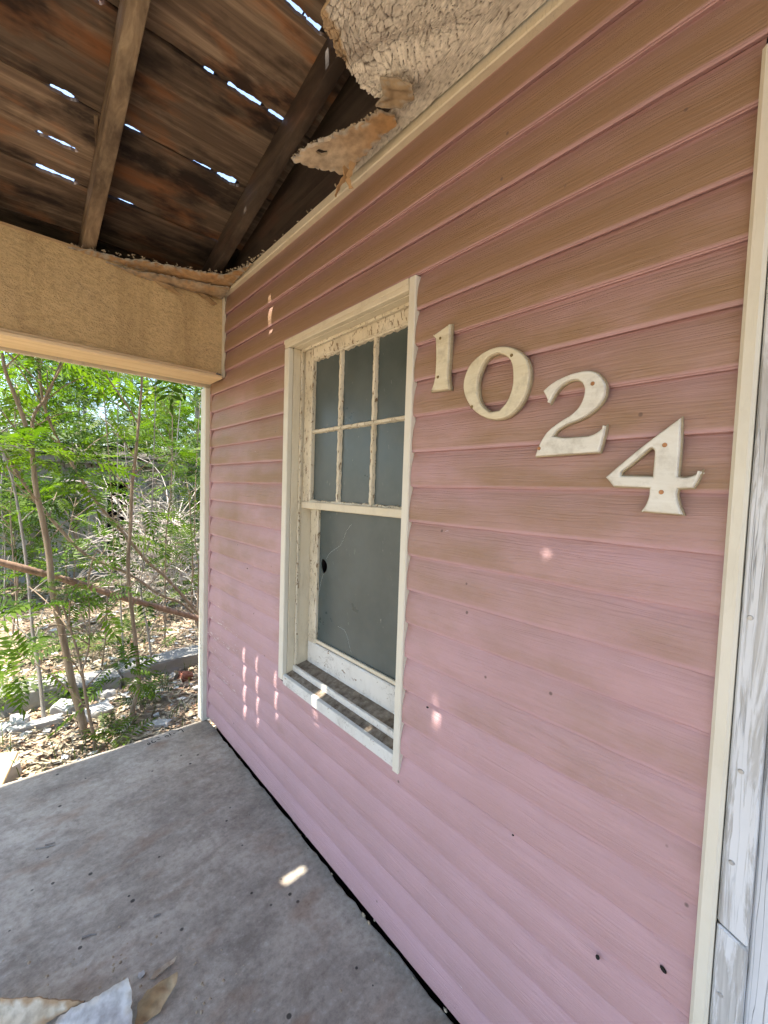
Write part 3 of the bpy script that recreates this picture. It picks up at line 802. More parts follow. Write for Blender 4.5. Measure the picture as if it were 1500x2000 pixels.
# rafters
def rafter(xc, w, d, mat, y0=2.70, y1=-1.6, drop=0.0):
    pts = []
    n = 14; V = []; F = []
    for i in range(n + 1):
        y = y0 + (y1 - y0) * i / n; b = 0.002 * noise1(y * 2, xc * 9)
        for dx, z in ((-w / 2, deck(y) - d), (w / 2, deck(y) - d), (w / 2, deck(y) - 0.004), (-w / 2, deck(y) - 0.004)): V.append((xc + dx + b, y, z + drop))
    for i in range(n):
        for k in range(4):
            p = i * 4 + k; q = i * 4 + (k + 1) % 4; F.append((p, p + 4, q + 4, q))
    F += [(0, 1, 2, 3), tuple(n * 4 + k for k in (3, 2, 1, 0))]
    bm = bmesh.new(); me = pyd('rafter', V, F); bm.from_mesh(me)
    bmesh.ops.recalc_face_normals(bm, faces=bm.faces[:])
    es = [e for e in bm.edges if len(e.link_faces) == 2 and e.calc_face_angle() > 0.8]
    bmesh.ops.bevel(bm, geom=es, offset=0.004, segments=2, affect='EDGES', profile=0.5); bm.to_mesh(me); bm.free()
    return link('rafter', me, mat, roof, 40)
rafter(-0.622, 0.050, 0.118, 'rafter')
rafter(-0.100, 0.045, 0.112, 'raftershade')
for xc in (-1.15, -1.68, -2.07): rafter(xc, 0.045, 0.112, 'raftershade')
# a nailed cleat on the first rafter
hexa('cleat', [on_y(183, 225, 1.86), on_y(191, 228, 1.86), on_y(195, 300, 1.99), on_y(187, 300, 1.99)] +
     [on_y(183, 225, 1.86) + (0, 0, .012), on_y(191, 228, 1.86) + (0, 0, .012), on_y(195, 300, 1.99) + (0, 0, .012), on_y(187, 300, 1.99) + (0, 0, .012)], 'rafter', roof)
# top plate of the wall inside the roof space
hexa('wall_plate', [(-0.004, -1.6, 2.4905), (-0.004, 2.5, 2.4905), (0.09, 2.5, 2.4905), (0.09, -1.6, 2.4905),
                    (-0.004, -1.6, 2.58), (-0.004, 2.5, 2.58), (0.09, 2.5, 2.58), (0.09, -1.6, 2.58)], 'raftershade', roof, 0.002)
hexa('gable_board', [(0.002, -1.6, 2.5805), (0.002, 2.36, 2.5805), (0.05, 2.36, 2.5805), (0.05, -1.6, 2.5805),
                     (0.002, -1.6, deck(-1.6) - .002), (0.002, 2.36, 2.5825), (0.05, 2.36, 2.5825), (0.05, -1.6, deck(-1.6) - .002)], 'raftershade', roof)
# beam: stuccoed box with a soffit board
beam = bpy.data.objects.new('beam', None); C.objects.link(beam); beam.parent = roof
beam.location = Vector((-1.0, 2.45, 2.0)) - Vector(roof.location); beam.empty_display_size = 0.1
def stucco_face():
    nx, nz = 170, 60; V = []; F = []
    for j in range(nz + 1):
        for i in range(nx + 1):
            x = -2.1 + 2.098 * i / nx; z = 2.024 + (2.442 - 2.024) * j / nz
            y = Y_BEAM + 0.003 * noise1(x * 2.1 + z * 3, 3) + 0.0012 * noise1(x * 23 + z * 31, 6) * noise1(z * 27 - x * 9, 8)
            V.append((x, y, z))
    w = nx + 1
    for j in range(nz):
        for i in range(nx):
            a = j * w + i; F.append((a, a + 1, a + w + 1, a + w))
    return link('stucco_face', pyd('stucco_face', V, F), 'stucco', beam, 60)
stucco_face()
box('beam_core', -2.1, 0.001, Y_BEAM + 0.008, 2.566, 2.012, 2.452, 'soffit', beam, 0.002)
hexa('soffit_board', [(-2.1, 2.338, 1.994), (-0.035, 2.316, 1.990), (-0.035, 2.505, 1.990), (-2.1, 2.566, 1.994),
                      (-2.1, 2.338, 2.0115), (-0.035, 2.316, 2.0085), (-0.035, 2.505, 2.0085), (-2.1, 2.566, 2.0115)], 'soffit', beam, 0.003)
box('cove_strip', -2.1, -0.03, 2.346, 2.3585, 2.0125, 2.026, 'soffit', beam, 0.003)
box('metal_bracket', -0.058, -0.034, 2.3395, 2.345, 2.009, 2.022, 'galv', beam, 0.001)
# unseen side beam and posts, added to cut sky light on the upper wall
box('added_side_beam', -2.12, -1.96, -1.7, 2.335, 1.994, 2.50, 'stucco', beam, 0.003)
hexa('added_gable_panel', [(-2.118, -1.6, 2.501), (-2.118, 2.60, 2.501), (-2.098, 2.60, 2.501), (-2.098, -1.6, 2.501),  # unseen panel, added to keep sky light out of the roof space
                     (-2.118, -1.6, deck(-1.6) - .002), (-2.118, 2.60, deck(2.60) - .002), (-2.098, 2.60, deck(2.60) - .002), (-2.098, -1.6, deck(-1.6) - .002)], 'cream', beam)
box('post', -2.09, -1.99, 2.47, 2.57, GROUND, 1.992, 'cream', beam, 0.005)
box('post', -2.09, -1.99, -1.6, -1.5, GROUND, 1.992, 'cream', beam, 0.005)
box('outer_fascia', -2.1, 0.05, 2.567, 2.588, 1.985, 2.50, 'cream', beam, 0.002)

# ------------------------------------------------------------------ what is left of the ceiling
def cell_height(P, scale, seed):
    """crazed coating: distance to the border between cells (1 in a cell, 0 in a crack), and a value per cell"""
    q = P * scale; c = np.floor(q).astype(int)
    d1 = np.full(len(q), 9.0); d2 = np.full(len(q), 9.0); idv = np.zeros(len(q))
    for i in (-1, 0, 1):
        for j in (-1, 0, 1):
            k = c + (i, j)
            h = np.sin(k[:, 0] * 127.1 + k[:, 1] * 311.7 + seed) * 43758.5453; h2 = np.sin(k[:, 0] * 269.5 + k[:, 1] * 183.3 + seed) * 43758.5453
            h -= np.floor(h); h2 -= np.floor(h2)
            d = np.hypot(k[:, 0] + h - q[:, 0], k[:, 1] + h2 - q[:, 1])
            new = d < d1
            d2 = np.where(new, d1, np.minimum(d2, d)); d1 = np.where(new, d, d1); idv = np.where(new, h * 7 % 1, idv)
    return np.clip((d2 - d1) * 2.2, 0, 1), idv
CEIL = 2.476
def ceiling():
    """plaster-board ceiling with a crazed coat, its torn edge sagging"""
    edge = [(-0.402, -1.45), (-0.392, 0.30), (-0.3845, 0.74), (-0.383, 0.834), (-0.307, 0.879), (-0.237, 0.912), (-0.178, 0.924),
            (-0.140, 0.908), (-0.115, 0.885), (-0.098, 0.900), (-0.090, 0.95), (-0.080, 1.00), (-0.062, 1.07), (-0.040, 1.15), (-0.0255, 1.205)]
    ex = np.array([e[0] for e in edge]); ey = np.array([e[1] for e in edge])
    nx, ny = 200, 420
    tx = np.linspace(0, 1, nx); xs = -0.402 + 0.3765 * tx
    ty = np.linspace(0, 1, ny)
    X = np.repeat(xs[:, None], ny, 1)
    top = np.interp(xs, ex, ey)[:, None] + 0.006 * np.array([noise1(x * 40, 2) for x in xs])[:, None]
    Y = -1.55 + (top + 1.55) * (1 - (1 - ty[None, :]) ** 2.2)
    P = np.stack([X.ravel(), Y.ravel()], 1)
    W = P + 0.012 * np.stack([np.sin(P[:, 1] * 31 + P[:, 0] * 17), np.sin(P[:, 0] * 37 - P[:, 1] * 13)], 1)
    ang = 0.5; R2 = np.array([[math.cos(ang), -math.sin(ang)], [math.sin(ang), math.cos(ang)]])
    Q = (W @ R2) * (1.0, 1.9)
    h1, id1 = cell_height(Q, 36, 1.0); h2, id2 = cell_height(Q, 95, 5.0)
    d_edge = (top - Y).ravel()
    near_wall = np.clip((P[:, 0] + 0.16) / 0.12, 0, 1)
    amp = 1 - 0.75 * near_wall
    sag = 0.030 * np.exp(-d_edge / 0.16) * np.clip((-P[:, 0] - 0.03) / 0.15, 0, 1) * (0.7 + 0.5 * np.sin(P[:, 0] * 15 + 1))
    # a trough where the board has buckled
    buck = 0.016 * np.exp(-(((P[:, 0] + 0.20 + (P[:, 1] - 0.8) * 0.6) / 0.035) ** 2)) * np.exp(-((P[:, 1] - 0.80) / 0.14) ** 2)
    prof = np.clip(h1 * 4.5 - 0.15, 0, 1) ** 0.6
    Z = CEIL - 0.0060 * amp * prof * (0.55 + 0.8 * id1) - 0.0016 * h2 * amp - sag + buck
    light = np.array([0.72, 0.655, 0.545]); dark = np.array([0.13, 0.105, 0.08]); tan = np.array([0.50, 0.36, 0.21])
    cr = np.clip(prof * 1.3, 0, 1)[:, None]
    col = dark * (1 - cr) + light * cr * (0.85 + 0.3 * id2[:, None])
    torn = np.clip(1 - d_edge / (0.022 + 0.012 * np.sin(P[:, 0] * 33)), 0, 1)[:, None] * np.clip((-P[:, 0] - 0.25) / 0.05, 0, 1)[:, None]
    torn = np.clip(torn * 3, 0, 1)
    Z = Z + 0.004 * torn[:, 0]
    col = col * (1 - torn) + tan * torn
    V = np.stack([P[:, 0], P[:, 1], Z], 1)
    n0 = len(V)
    V2 = V.copy(); V2[:, 2] = CEIL + 0.006 - sag + buck                      # back of the board
    F = []
    for i in range(nx - 1):
        for j in range(ny - 1):
            a = i * ny + j; F.append((a, a + 1, a + ny + 1, a + ny))
    # only an outer rim of the back is needed at the torn edge
    rim = [i * ny + ny - 1 for i in range(nx)]; b0 = n0; VB = [tuple(V2[r]) for r in rim]; VB2 = [(V2[r][0], V2[r][1] - 0.5, CEIL + 0.06) for r in rim]
    VV = [tuple(v) for v in V] + VB + VB2
    for i in range(nx - 1):
        F.append((rim[i], b0 + i, b0 + i + 1, rim[i + 1]))
        F.append((b0 + i, b0 + nx + i, b0 + nx + i + 1, b0 + i + 1))
    me = pyd('ceiling_board', VV, F)
    colour_attr(me, np.concatenate([col, np.tile(tan, (2 * nx, 1))]))
    o = link('ceiling_board', me, 'ceiling', roof, 60); tag(o, 'crazed cream ceiling board with a torn sagging edge')
ceiling()
from mathutils.geometry import delaunay_2d_cdt
def inside(p, poly):
    r = False; n = len(poly)
    for i in range(n):
        a, b = poly[i], poly[(i + 1) % n]
        if (a[1] > p[1]) != (b[1] > p[1]) and p[0] < (b[0] - a[0]) * (p[1] - a[1]) / (b[1] - a[1]) + a[0]: r = not r
    return r
def scrap(name, pts, thick, mat, parent, cols=None, seed=0, label=None, hole=None, rough=0.03, buckle=0.006, root=None):
    """a torn sheet from an outline of 3D points: ragged edge, gentle buckles, real thickness"""
    r2 = random.Random(seed + 50); P = [Vector(p) for p in pts]; cen = sum(P, Vector()) / len(P)
    nrm = Vector()
    for i in range(len(P)): nrm += (P[i] - cen).cross(P[(i + 1) % len(P)] - cen)
    nrm.normalize()
    if nrm.z < 0: nrm = -nrm
    u = nrm.orthogonal().normalized(); w = nrm.cross(u)
    ring = []
    for i in range(len(P)):
        a, b = P[i], P[(i + 1) % len(P)]; m = max(3, int((b - a).length / 0.008))
        for k in range(m):
            q = a.lerp(b, k / m)
            if k: q = q + (u * r2.uniform(-1, 1) + w * r2.uniform(-1, 1)) * min(0.006, (b - a).length * rough)
            ring.append(q)
    fl = lambda q: Vector(((q - cen).dot(u), (q - cen).dot(w)))
    R2 = [fl(q) for q in ring]; H = [(q - cen).dot(nrm) for q in ring]
    size = max((q - cen).length for q in P); st = max(size / 14, 0.004)
    pts2 = list(R2)
    x0, x1 = min(q.x for q in R2), max(q.x for q in R2); y0, y1 = min(q.y for q in R2), max(q.y for q in R2)
    x = x0
    while x < x1:
        y = y0
        while y < y1:
            q = Vector((x + r2.uniform(-.3, .3) * st, y + r2.uniform(-.3, .3) * st))
            if inside(q, R2): pts2.append(q)
            y += st
        x += st
    loops = [list(range(len(R2)))]; hole2 = None
    if hole:
        hole2 = [fl(Vector(h)) for h in hole]; b = len(pts2); pts2 += hole2; loops.append(list(range(b, b + len(hole2))))
    vs, es, fs, *_ = delaunay_2d_cdt(pts2, [], loops, 1, 1e-6)
    bm = bmesh.new(); bv = []
    ph = [r2.uniform(0, 6) for _ in range(4)]
    for q in vs:
        ws = [1 / ((q - r).length_squared + 1e-7) for r in R2]; h = sum(a * b for a, b in zip(ws, H)) / sum(ws)
        rim = min((q - r).length for r in R2)
        k = min(1, rim / 0.02)
        h += buckle * k * (math.sin(q.x / size * 5 + ph[0]) * math.cos(q.y / size * 4 + ph[1]) + .4 * math.sin(q.x / size * 13 + ph[2]))
        bv.append(bm.verts.new(cen + u * q.x + w * q.y + nrm * h))
    for f in fs:
        c = sum((vs[i] for i in f), Vector((0, 0))) / len(f)
        if not inside(c, R2) or (hole2 and inside(c, hole2)): continue
        try: bm.faces.new([bv[i] for i in f])
        except ValueError: pass
    bmesh.ops.delete(bm, geom=[v for v in bm.verts if not v.link_faces], context='VERTS')
    bmesh.ops.recalc_face_normals(bm, faces=bm.faces[:])
    bmesh.ops.solidify(bm, geom=bm.faces[:], thickness=thick)
    bmesh.ops.recalc_face_normals(bm, faces=bm.faces[:])
    me = from_bm(bm, name)
    if cols is not None:
        C3 = []
        for v in me.vertices:
            t = 0.5 + 0.5 * math.sin(v.co.x * 55 + ph[0] + 1.5 * math.sin(v.co.y * 40 + ph[1])) * math.cos(v.co.y * 37 + ph[2])
            if root is not None: t = max(0, min(1, 1.25 - (v.co - Vector(root[0])).length / root[1])) * .8 + .2 * t
            q = Vector(cols[0]).lerp(Vector(cols[1]), t)
            rim = min((v.co - r).length for r in ring)
            if len(cols) > 2 and rim < 0.009 + 0.004 * math.sin(v.co.x * 300 + v.co.y * 200): q = Vector(cols[2])
            C3.append(tuple(q))
        colour_attr(me, np.array(C3))
    o = link(name, me, mat, parent, 50)
    if label: tag(o, label)
    return o
def zz(px, py, z): return tuple(on_z(px, py, z))
frag = [zz(570, 306, 2.405), zz(600, 284, 2.415), zz(650, 262, 2.43), zz(695, 244, 2.44), zz(738, 216, 2.455), zz(772, 224, 2.462),
        zz(776, 236, 2.462), zz(742, 264, 2.452), zz(716, 287, 2.446), zz(692, 321, 2.432), zz(666, 334, 2.424), zz(634, 328, 2.417), zz(600, 317, 2.410)]
scrap('hanging_fragment', frag, 0.010, 'scrap', roof, cols=((0.56, 0.45, 0.32), (0.46, 0.26, 0.11), (0.50, 0.45, 0.37)), seed=4, rough=0.12, buckle=0.004,
      label='torn tan piece of ceiling board hanging down with a small hole', root=(zz(765, 230, 2.46), 0.16),
      hole=[zz(615, 290, 2.418), zz(622, 285, 2.420), zz(632, 290, 2.420), zz(641, 292, 2.421), zz(639, 300, 2.419), zz(628, 301, 2.417), zz(620, 296, 2.417)])
def crumbs(name, path, n, s0, s1, mat, parent, spread=0.006):
    bm = bmesh.new(); P = smooth_path(path, 6)
    for k in range(n):
        p = P[rnd.randrange(len(P))]; sz = rnd.uniform(s0, s1)
        b2 = bmesh.new(); bmesh.ops.create_icosphere(b2, subdivisions=1, radius=sz)
        for v in b2.verts: v.co = Vector((v.co.x * rnd.uniform(.5, 1.2), v.co.y * rnd.uniform(.5, 1.2), v.co.z * rnd.uniform(.4, .9)))
        b2.transform(Matrix.Translation(p + Vector((rnd.gauss(0, spread), rnd.gauss(0, spread), rnd.gauss(0, spread * .5)))))
        me = from_bm(b2, 'c'); bm.from_mesh(me); bpy.data.meshes.remove(me)
    return link(name, from_bm(bm, name), mat, parent)
crumbs('crumbly_edge', frag[:5], 110, 0.0012, 0.004, 'plaster', roof, 0.003)
flap = [zz(742, 150, 2.46), zz(775, 150, 2.45), zz(806, 165, 2.445), zz(808, 190, 2.45), zz(780, 206, 2.452), zz(745, 208, 2.455), zz(733, 205, 2.455), zz(748, 185, 2.452)]
scrap('curled_flap', flap, 0.005, 'scrap', roof, cols=((0.40, 0.29, 0.17), (0.34, 0.24, 0.14), (0.40, 0.33, 0.24)), seed=9)
def ribbon(name, pts, w, mat, parent, twist=0.0, seed=1):
    P = smooth_path(pts, 5); V = []; F = []
    for i, p in enumerate(P):
        t = i / (len(P) - 1); a = twist * t + 0.25 * noise1(t * 9, seed); hw = w * (0.5 + 0.25 * noise1(t * 7, seed + 3)) * (1 - 0.35 * t)
        d = Vector((math.cos(a), math.sin(a), 0.15)) * hw; nn = Vector((-math.sin(a), math.cos(a), 0)) * 0.0012
        V += [tuple(p - d - nn), tuple(p + d - nn), tuple(p + d + nn), tuple(p - d + nn)]
    n = len(P)
    for i in range(n - 1):
        for k in range(4):
            q = i * 4 + k; r = i * 4 + (k + 1) % 4; F.append((q, r, r + 4, q + 4))
    F += [(3, 2, 1, 0), tuple((n - 1) * 4 + k for k in range(4))]
    return link(name, pyd(name, V, F), mat, parent, 50)
ribbon('hanging_strip', [zz(676, 322, 2.425), zz(674, 345, 2.40), zz(663, 362, 2.385), zz(655, 383, 2.365)], 0.022, 'paper', roof, 0.8, 1)
ribbon('hanging_strip', [zz(690, 312, 2.43), zz(684, 335, 2.405), zz(680, 352, 2.39), zz(686, 368, 2.372)], 0.018, 'paper', roof, -0.7, 2)
def torn_strip():
    """ragged remains of the ceiling nailed along beam and wall"""
    pts = [(-0.70, 2.359, 2.438), (-0.60, 2.33, 2.446), (-0.50, 2.325, 2.452), (-0.42, 2.290, 2.462), (-0.33, 2.265, 2.466), (-0.24, 2.235, 2.468), (-0.15, 2.20, 2.470), (-0.085, 2.165, 2.472),
           (-0.050, 2.06, 2.476), (-0.026, 1.98, 2.478), (-0.026, 2.30, 2.462), (-0.028, 2.357, 2.452), (-0.20, 2.359, 2.448), (-0.45, 2.359, 2.444)]
    scrap('torn_edge', pts, 0.008, 'scrap', roof, cols=((0.50, 0.33, 0.17), (0.40, 0.22, 0.095), (0.44, 0.38, 0.29)), seed=14, rough=0.10, buckle=0.006)
    pts = [(-0.56, 2.352, 2.426), (-0.44, 2.325, 2.418), (-0.33, 2.300, 2.430), (-0.22, 2.285, 2.438), (-0.10, 2.255, 2.444), (-0.032, 2.235, 2.448), (-0.030, 2.350, 2.430), (-0.16, 2.356, 2.424), (-0.30, 2.354, 2.412), (-0.42, 2.357, 2.410)]
    scrap('torn_edge', pts, 0.006, 'scrap', roof, cols=((0.46, 0.36, 0.24), (0.50, 0.31, 0.15), (0.36, 0.30, 0.22)), seed=15, rough=0.14, buckle=0.008)
    pts = [(-0.38, 2.345, 2.412), (-0.29, 2.325, 2.400), (-0.235, 2.335, 2.372), (-0.27, 2.350, 2.380), (-0.33, 2.357, 2.398)]
    scrap('torn_edge', pts, 0.004, 'scrap', roof, cols=((0.34, 0.22, 0.11), (0.42, 0.29, 0.16)), seed=16)
    pts = [(-0.17, 2.345, 2.420), (-0.12, 2.325, 2.410), (-0.060, 2.335, 2.385), (-0.075, 2.352, 2.378), (-0.12, 2.357, 2.400)]
    scrap('torn_edge', pts, 0.004, 'scrap', roof, cols=((0.34, 0.23, 0.12), (0.28, 0.18, 0.09)), seed=17)
    crumbs('crumbly_edge', [(-0.68, 2.345, 2.446), (-0.42, 2.29, 2.468), (-0.15, 2.20, 2.474), (-0.05, 2.06, 2.48), (-0.022, 1.9, 2.492)], 150, 0.0015, 0.006, 'plaster', roof, 0.006)
    box('beam_cap', -2.1, -0.02, 2.3605, 2.3625, 2.4425, 2.452, 'paper', roof, 0.0)
    # along the wall: crumbled plaster crumbs on the trim
    for i in range(30):
        y = rnd.uniform(1.75, 2.34) if i < 22 else rnd.uniform(1.2, 1.7); s = rnd.uniform(0.004, 0.012) * (1.2 if y > 2.05 else 0.7)
        bm = bmesh.new(); bmesh.ops.create_icosphere(bm, subdivisions=1, radius=s)
        for v in bm.verts: v.co = Vector((v.co.x * rnd.uniform(.5, 1.2), v.co.y * rnd.uniform(.7, 1.8), v.co.z * rnd.uniform(.3, .7)))
        bm.transform(Matrix.Translation((-0.012 + rnd.uniform(-.012, .006), y, 2.4895 + s * 0.3)) @ Euler((rnd.uniform(-.6, .6), rnd.uniform(-.6, .6), rnd.uniform(0, 3))).to_matrix().to_4x4())
        me = from_bm(bm, 'plaster_crumb'); link('plaster_crumb', me, 'plaster', roof)
torn_strip()
# stiff hanging splinters and roots at the corner
for k, pts in enumerate(([(436, 560, 2.345), (438, 572, 2.335), (441, 590, 2.335)], [(398, 548, 2.345), (404, 560, 2.338), (412, 574, 2.335), (414, 582, 2.335)])):
    P = [on_y(a, b, c) for a, b, c in pts]; V, F = tube_data(smooth_path(P, 3), [0.003 - 0.0022 * i / (3 * (len(P) - 1)) for i in range(3 * (len(P) - 1) + 1)], 5)
    link('splinter', pyd('splinter', V, F), 'raftershade', roof)

# ================================================================== house numbers
def smooth_outline(pix, corner=38, sub=4):
    P = [Vector((a, b)) for a, b in pix]; n = len(P); o = []
    def is_corner(i):
        a = P[i] - P[i - 1]; b = P[(i + 1) % n] - P[i]
        return a.angle(b) > math.radians(corner)
    cr = [is_corner(i) for i in range(n)]
    for i in range(n):
        p1, p2 = P[i], P[(i + 1) % n]
        p0 = P[i - 1] if not cr[i] else p1 + (p1 - p2)
        p3 = P[(i + 2) % n] if not cr[(i + 1) % n] else p2 + (p2 - p1)
        for k in range(sub):
            t = k / sub
            o.append(0.5 * ((2 * p1) + (p2 - p0) * t + (2 * p0 - 5 * p1 + 4 * p2 - p3) * t * t + (3 * p1 - p0 - 3 * p2 + p3) * t ** 3))
    return o
NUM_X = -0.0235                    # middle of the numerals' thickness
def numeral(off, sc, outer, holes, screws, label, mat, smat):
    def cv(lp):
        r = []
        for q in smooth_outline(lp):
            w = on_x(off[0] + q.x / sc, off[1] + q.y / sc, NUM_X - 0.004); r.append((w[1], w[2]))
        return r
    o2 = cv(outer); hs = [cv(h) for h in holes]
    cy = sum(p[0] for p in o2) / len(o2); zb = min(p[1] for p in o2)
    t = thing('house_number', (-0.014, cy, zb), label, 'house number', 'house numbers stepping down beside the window')
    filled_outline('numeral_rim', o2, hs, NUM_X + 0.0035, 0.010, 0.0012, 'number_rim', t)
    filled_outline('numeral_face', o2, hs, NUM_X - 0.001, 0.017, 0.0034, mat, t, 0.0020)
    # raised face inside a rim line
    for a, b in screws:
        q = on_x(off[0] + a / sc, off[1] + b / sc, NUM_X - 0.009); screw('screw', (q[1], q[2]), 0.0044, smat, t, NUM_X - 0.0100)
numeral((820, 620), 6.25, [(160, 230), (270, 150), (385, 70), (380, 170), (365, 500), (352, 700), (375, 885), (250, 900), (130, 915), (168, 830), (192, 720), (203, 500), (200, 265)], [],
        [(250, 255), (222, 728)], 'yellowed white numeral one on pink siding, highest and nearest the window', 'number_warm', 'brass')
numeral((820, 620), 6.25, [(830, 400), (990, 350), (1150, 370), (1270, 450), (1335, 560), (1355, 690), (1340, 830), (1290, 980), (1200, 1120), (1080, 1220), (940, 1255), (800, 1230), (660, 1140), (570, 1000), (537, 870), (550, 740), (600, 610), (690, 500)],
        [[(960, 443), (1060, 480), (1120, 560), (1140, 690), (1130, 860), (1070, 1020), (980, 1130), (860, 1150), (770, 1070), (720, 940), (720, 780), (760, 630), (840, 500)]],
        [(1120, 463), (635, 1092)], 'cream white numeral zero on pink siding, round ring with two screws', 'number_warm', 'brass')
numeral((1030, 700), 7.895, [(240, 505), (370, 390), (540, 290), (720, 222), (900, 185), (1050, 200), (1150, 275), (1215, 380), (1225, 500), (1180, 640), (1090, 760), (960, 870), (800, 960), (620, 1030), (480, 1110), (415, 1195), (600, 1215), (800, 1200), (950, 1190), (1080, 1130), (1225, 1010), (1210, 1130), (1170, 1290), (1120, 1460), (900, 1475), (500, 1500), (115, 1525), (180, 1340), (270, 1180), (370, 1070), (520, 960), (680, 860), (790, 750), (860, 610), (880, 480), (850, 390), (770, 345), (660, 360), (540, 430), (450, 530), (390, 630), (345, 715)],
        [], [(1007, 388), (180, 1388)], 'white numeral two with a curved neck and copper screws on pink siding', 'number', 'copper')
numeral((1160, 790), 6.25, [(1080, 138), (1070, 500), (1040, 872), (1130, 880), (1230, 850), (1335, 788), (1290, 910), (1220, 1032), (1040, 1040), (1027, 1110), (1055, 1230), (1110, 1360), (800, 1335), (560, 1310), (625, 1225), (665, 1120), (672, 1030), (240, 1010), (190, 950), (135, 888), (400, 660), (700, 420)],
        [[(720, 550), (735, 600), (712, 870), (345, 862), (345, 830), (500, 710), (680, 555)]],
        [(865, 495), (822, 1070)], 'white numeral four with two copper screws, lowest and nearest the door', 'number', 'copper')

# ================================================================== scraps on the porch floor
def fz(px, py, z=0.0): return tuple(on_z(px, py, FLOOR + z))
def floor_scrap(name, pts, th, cols, label, cat, seed):
    o = scrap(name, pts, th, 'scrap', None, cols=cols, seed=seed); cen = np.mean(np.array(pts), 0)
    recenter(o, (cen[0], cen[1], FLOOR)); tag(o, label, cat, 'ceiling scraps fallen on the porch floor')
WHT = ((0.60, 0.58, 0.55), (0.46, 0.44, 0.41), (0.52, 0.47, 0.40))
CRM = ((0.62, 0.55, 0.43), (0.50, 0.40, 0.27), (0.42, 0.28, 0.16))
TAN = ((0.30, 0.19, 0.09), (0.48, 0.36, 0.21))
floor_scrap('paint_sheet', [fz(252, 1908, 0.075), fz(258, 1930, 0.062), fz(257, 2003, 0.012), fz(248, 2060, 0.006), fz(60, 2060, 0.006), fz(120, 1985, 0.02), fz(200, 1938, 0.06)], 0.004, WHT,
            'bluish white peeled sheet with an upright torn corner on the porch floor', 'paint scrap', 3)
floor_scrap('paint_sheet', [fz(-40, 1946, 0.05), fz(20, 1950, 0.058), fz(53, 1946, 0.062), fz(110, 1950, 0.055), fz(165, 1954, 0.04), fz(120, 1978, 0.022), fz(70, 2010, 0.012), fz(-40, 2040, 0.008)], 0.004, CRM,
            'cream curled sheet with brown streaks at the lower left of the porch', 'paint scrap', 5)
floor_scrap('paper_scrap', [fz(346, 1899, 0.026), fz(343, 1925, 0.018), fz(328, 1948, 0.010), fz(312, 1978, 0.006), fz(294, 1990, 0.004), fz(262, 2012, 0.003), fz(270, 1960, 0.012), fz(290, 1935, 0.022), fz(312, 1917, 0.030)], 0.003, TAN,
            'tan and brown torn triangle of board beside the white sheet', 'paper scrap', 6)
floor_scrap('paper_scrap', [fz(345, 1868, 0.010), fz(342, 1878, 0.008), fz(325, 1892, 0.006), fz(303, 1912, 0.005), fz(293, 1915, 0.004), fz(302, 1898, 0.008), fz(322, 1884, 0.010)], 0.0025, ((0.54, 0.45, 0.33), (0.46, 0.36, 0.24)),
            'thin pale sliver of board lying behind the tan triangle', 'paper scrap', 7)
floor_scrap('plaster_chip', [fz(268, 1911, 0.004), fz(271, 1900, 0.008), fz(281, 1895, 0.008), fz(283, 1903, 0.006), fz(275, 1911, 0.004)], 0.003, ((0.62, 0.60, 0.56), (0.52, 0.50, 0.46)),
            'small white chip between white sheet and pale sliver', 'plaster chip', 8)
bm = bmesh.new(); r2 = random.Random(77)
for k in range(90):
    c = fz(150 + r2.gauss(60, 130), 1930 + r2.gauss(10, 55)); sz = r2.uniform(.0012, .0045)
    b2 = bmesh.new(); bmesh.ops.create_icosphere(b2, subdivisions=1, radius=sz)
    for v in b2.verts: v.co = Vector((c[0] + v.co.x * r2.uniform(.6, 1.6), c[1] + v.co.y * r2.uniform(.6, 1.6), FLOOR + sz * .25 + v.co.z * r2.uniform(.3, .6)))
    me = from_bm(b2, 'c'); bm.from_mesh(me); bpy.data.meshes.remove(me)
o = link('plaster_dust', from_bm(bm, 'plaster_dust'), 'plaster'); tag(o, 'pale crumbs of plaster scattered round the scraps on the slab', 'rubble', kind='stuff')
def twig(pix, r, label, mat='barkgrey'):
    P = smooth_path([fz(a, b, r) for a, b in pix], 3)
    V, F = tube_data(P, [r * (1 - 0.5 * i / len(P)) for i in range(len(P))], 6)
    o = link('twig', pyd('twig', V, F), mat, None, 60); c = P[0]; recenter(o, (c[0], c[1], FLOOR))
    tag(o, label, 'twig', 'dry twigs on the porch slab')
twig([(70, 1658), (90, 1654), (108, 1650)], 0.003, 'short dark twig, lower of the pair on the grey slab')
twig([(88, 1650), (98, 1648), (107, 1645)], 0.0026, 'short dark twig, upper of the pair on the grey slab')
twig([(160, 1832), (175, 1826), (188, 1824)], 0.0035, 'stubby dark twig on the slab above the white sheet')
twig([(300, 1790), (308, 1786), (314, 1785)], 0.003, 'tiny dark twig near the middle of the slab')
# rubble stuck in the gap along the wall
bm = bmesh.new()
for k in range(60):
    if k < 8: px, py, sz = ((576, 1602, .008), (586, 1614, .006), (712, 1786, .008), (722, 1800, .007), (733, 1796, .005), (872, 1972, .006), (600, 1632, .004), (650, 1705, .004))[k]; q = on_z(px, py, FLOOR + 0.002); q = (q[0] - .004, q[1])
    else: sz = rnd.uniform(.0015, .004); q = (-0.006 - abs(rnd.gauss(0, .03)), rnd.uniform(.4, 2.5))
    b2 = bmesh.new(); bmesh.ops.create_icosphere(b2, subdivisions=1, radius=sz)
    for v in b2.verts: v.co = Vector((q[0] + v.co.x * rnd.uniform(.4, .8), q[1] + v.co.y * rnd.uniform(.8, 1.9), FLOOR + sz * .35 + v.co.z * rnd.uniform(.5, .9)))
    me = from_bm(b2, 'c'); bm.from_mesh(me); bpy.data.meshes.remove(me)
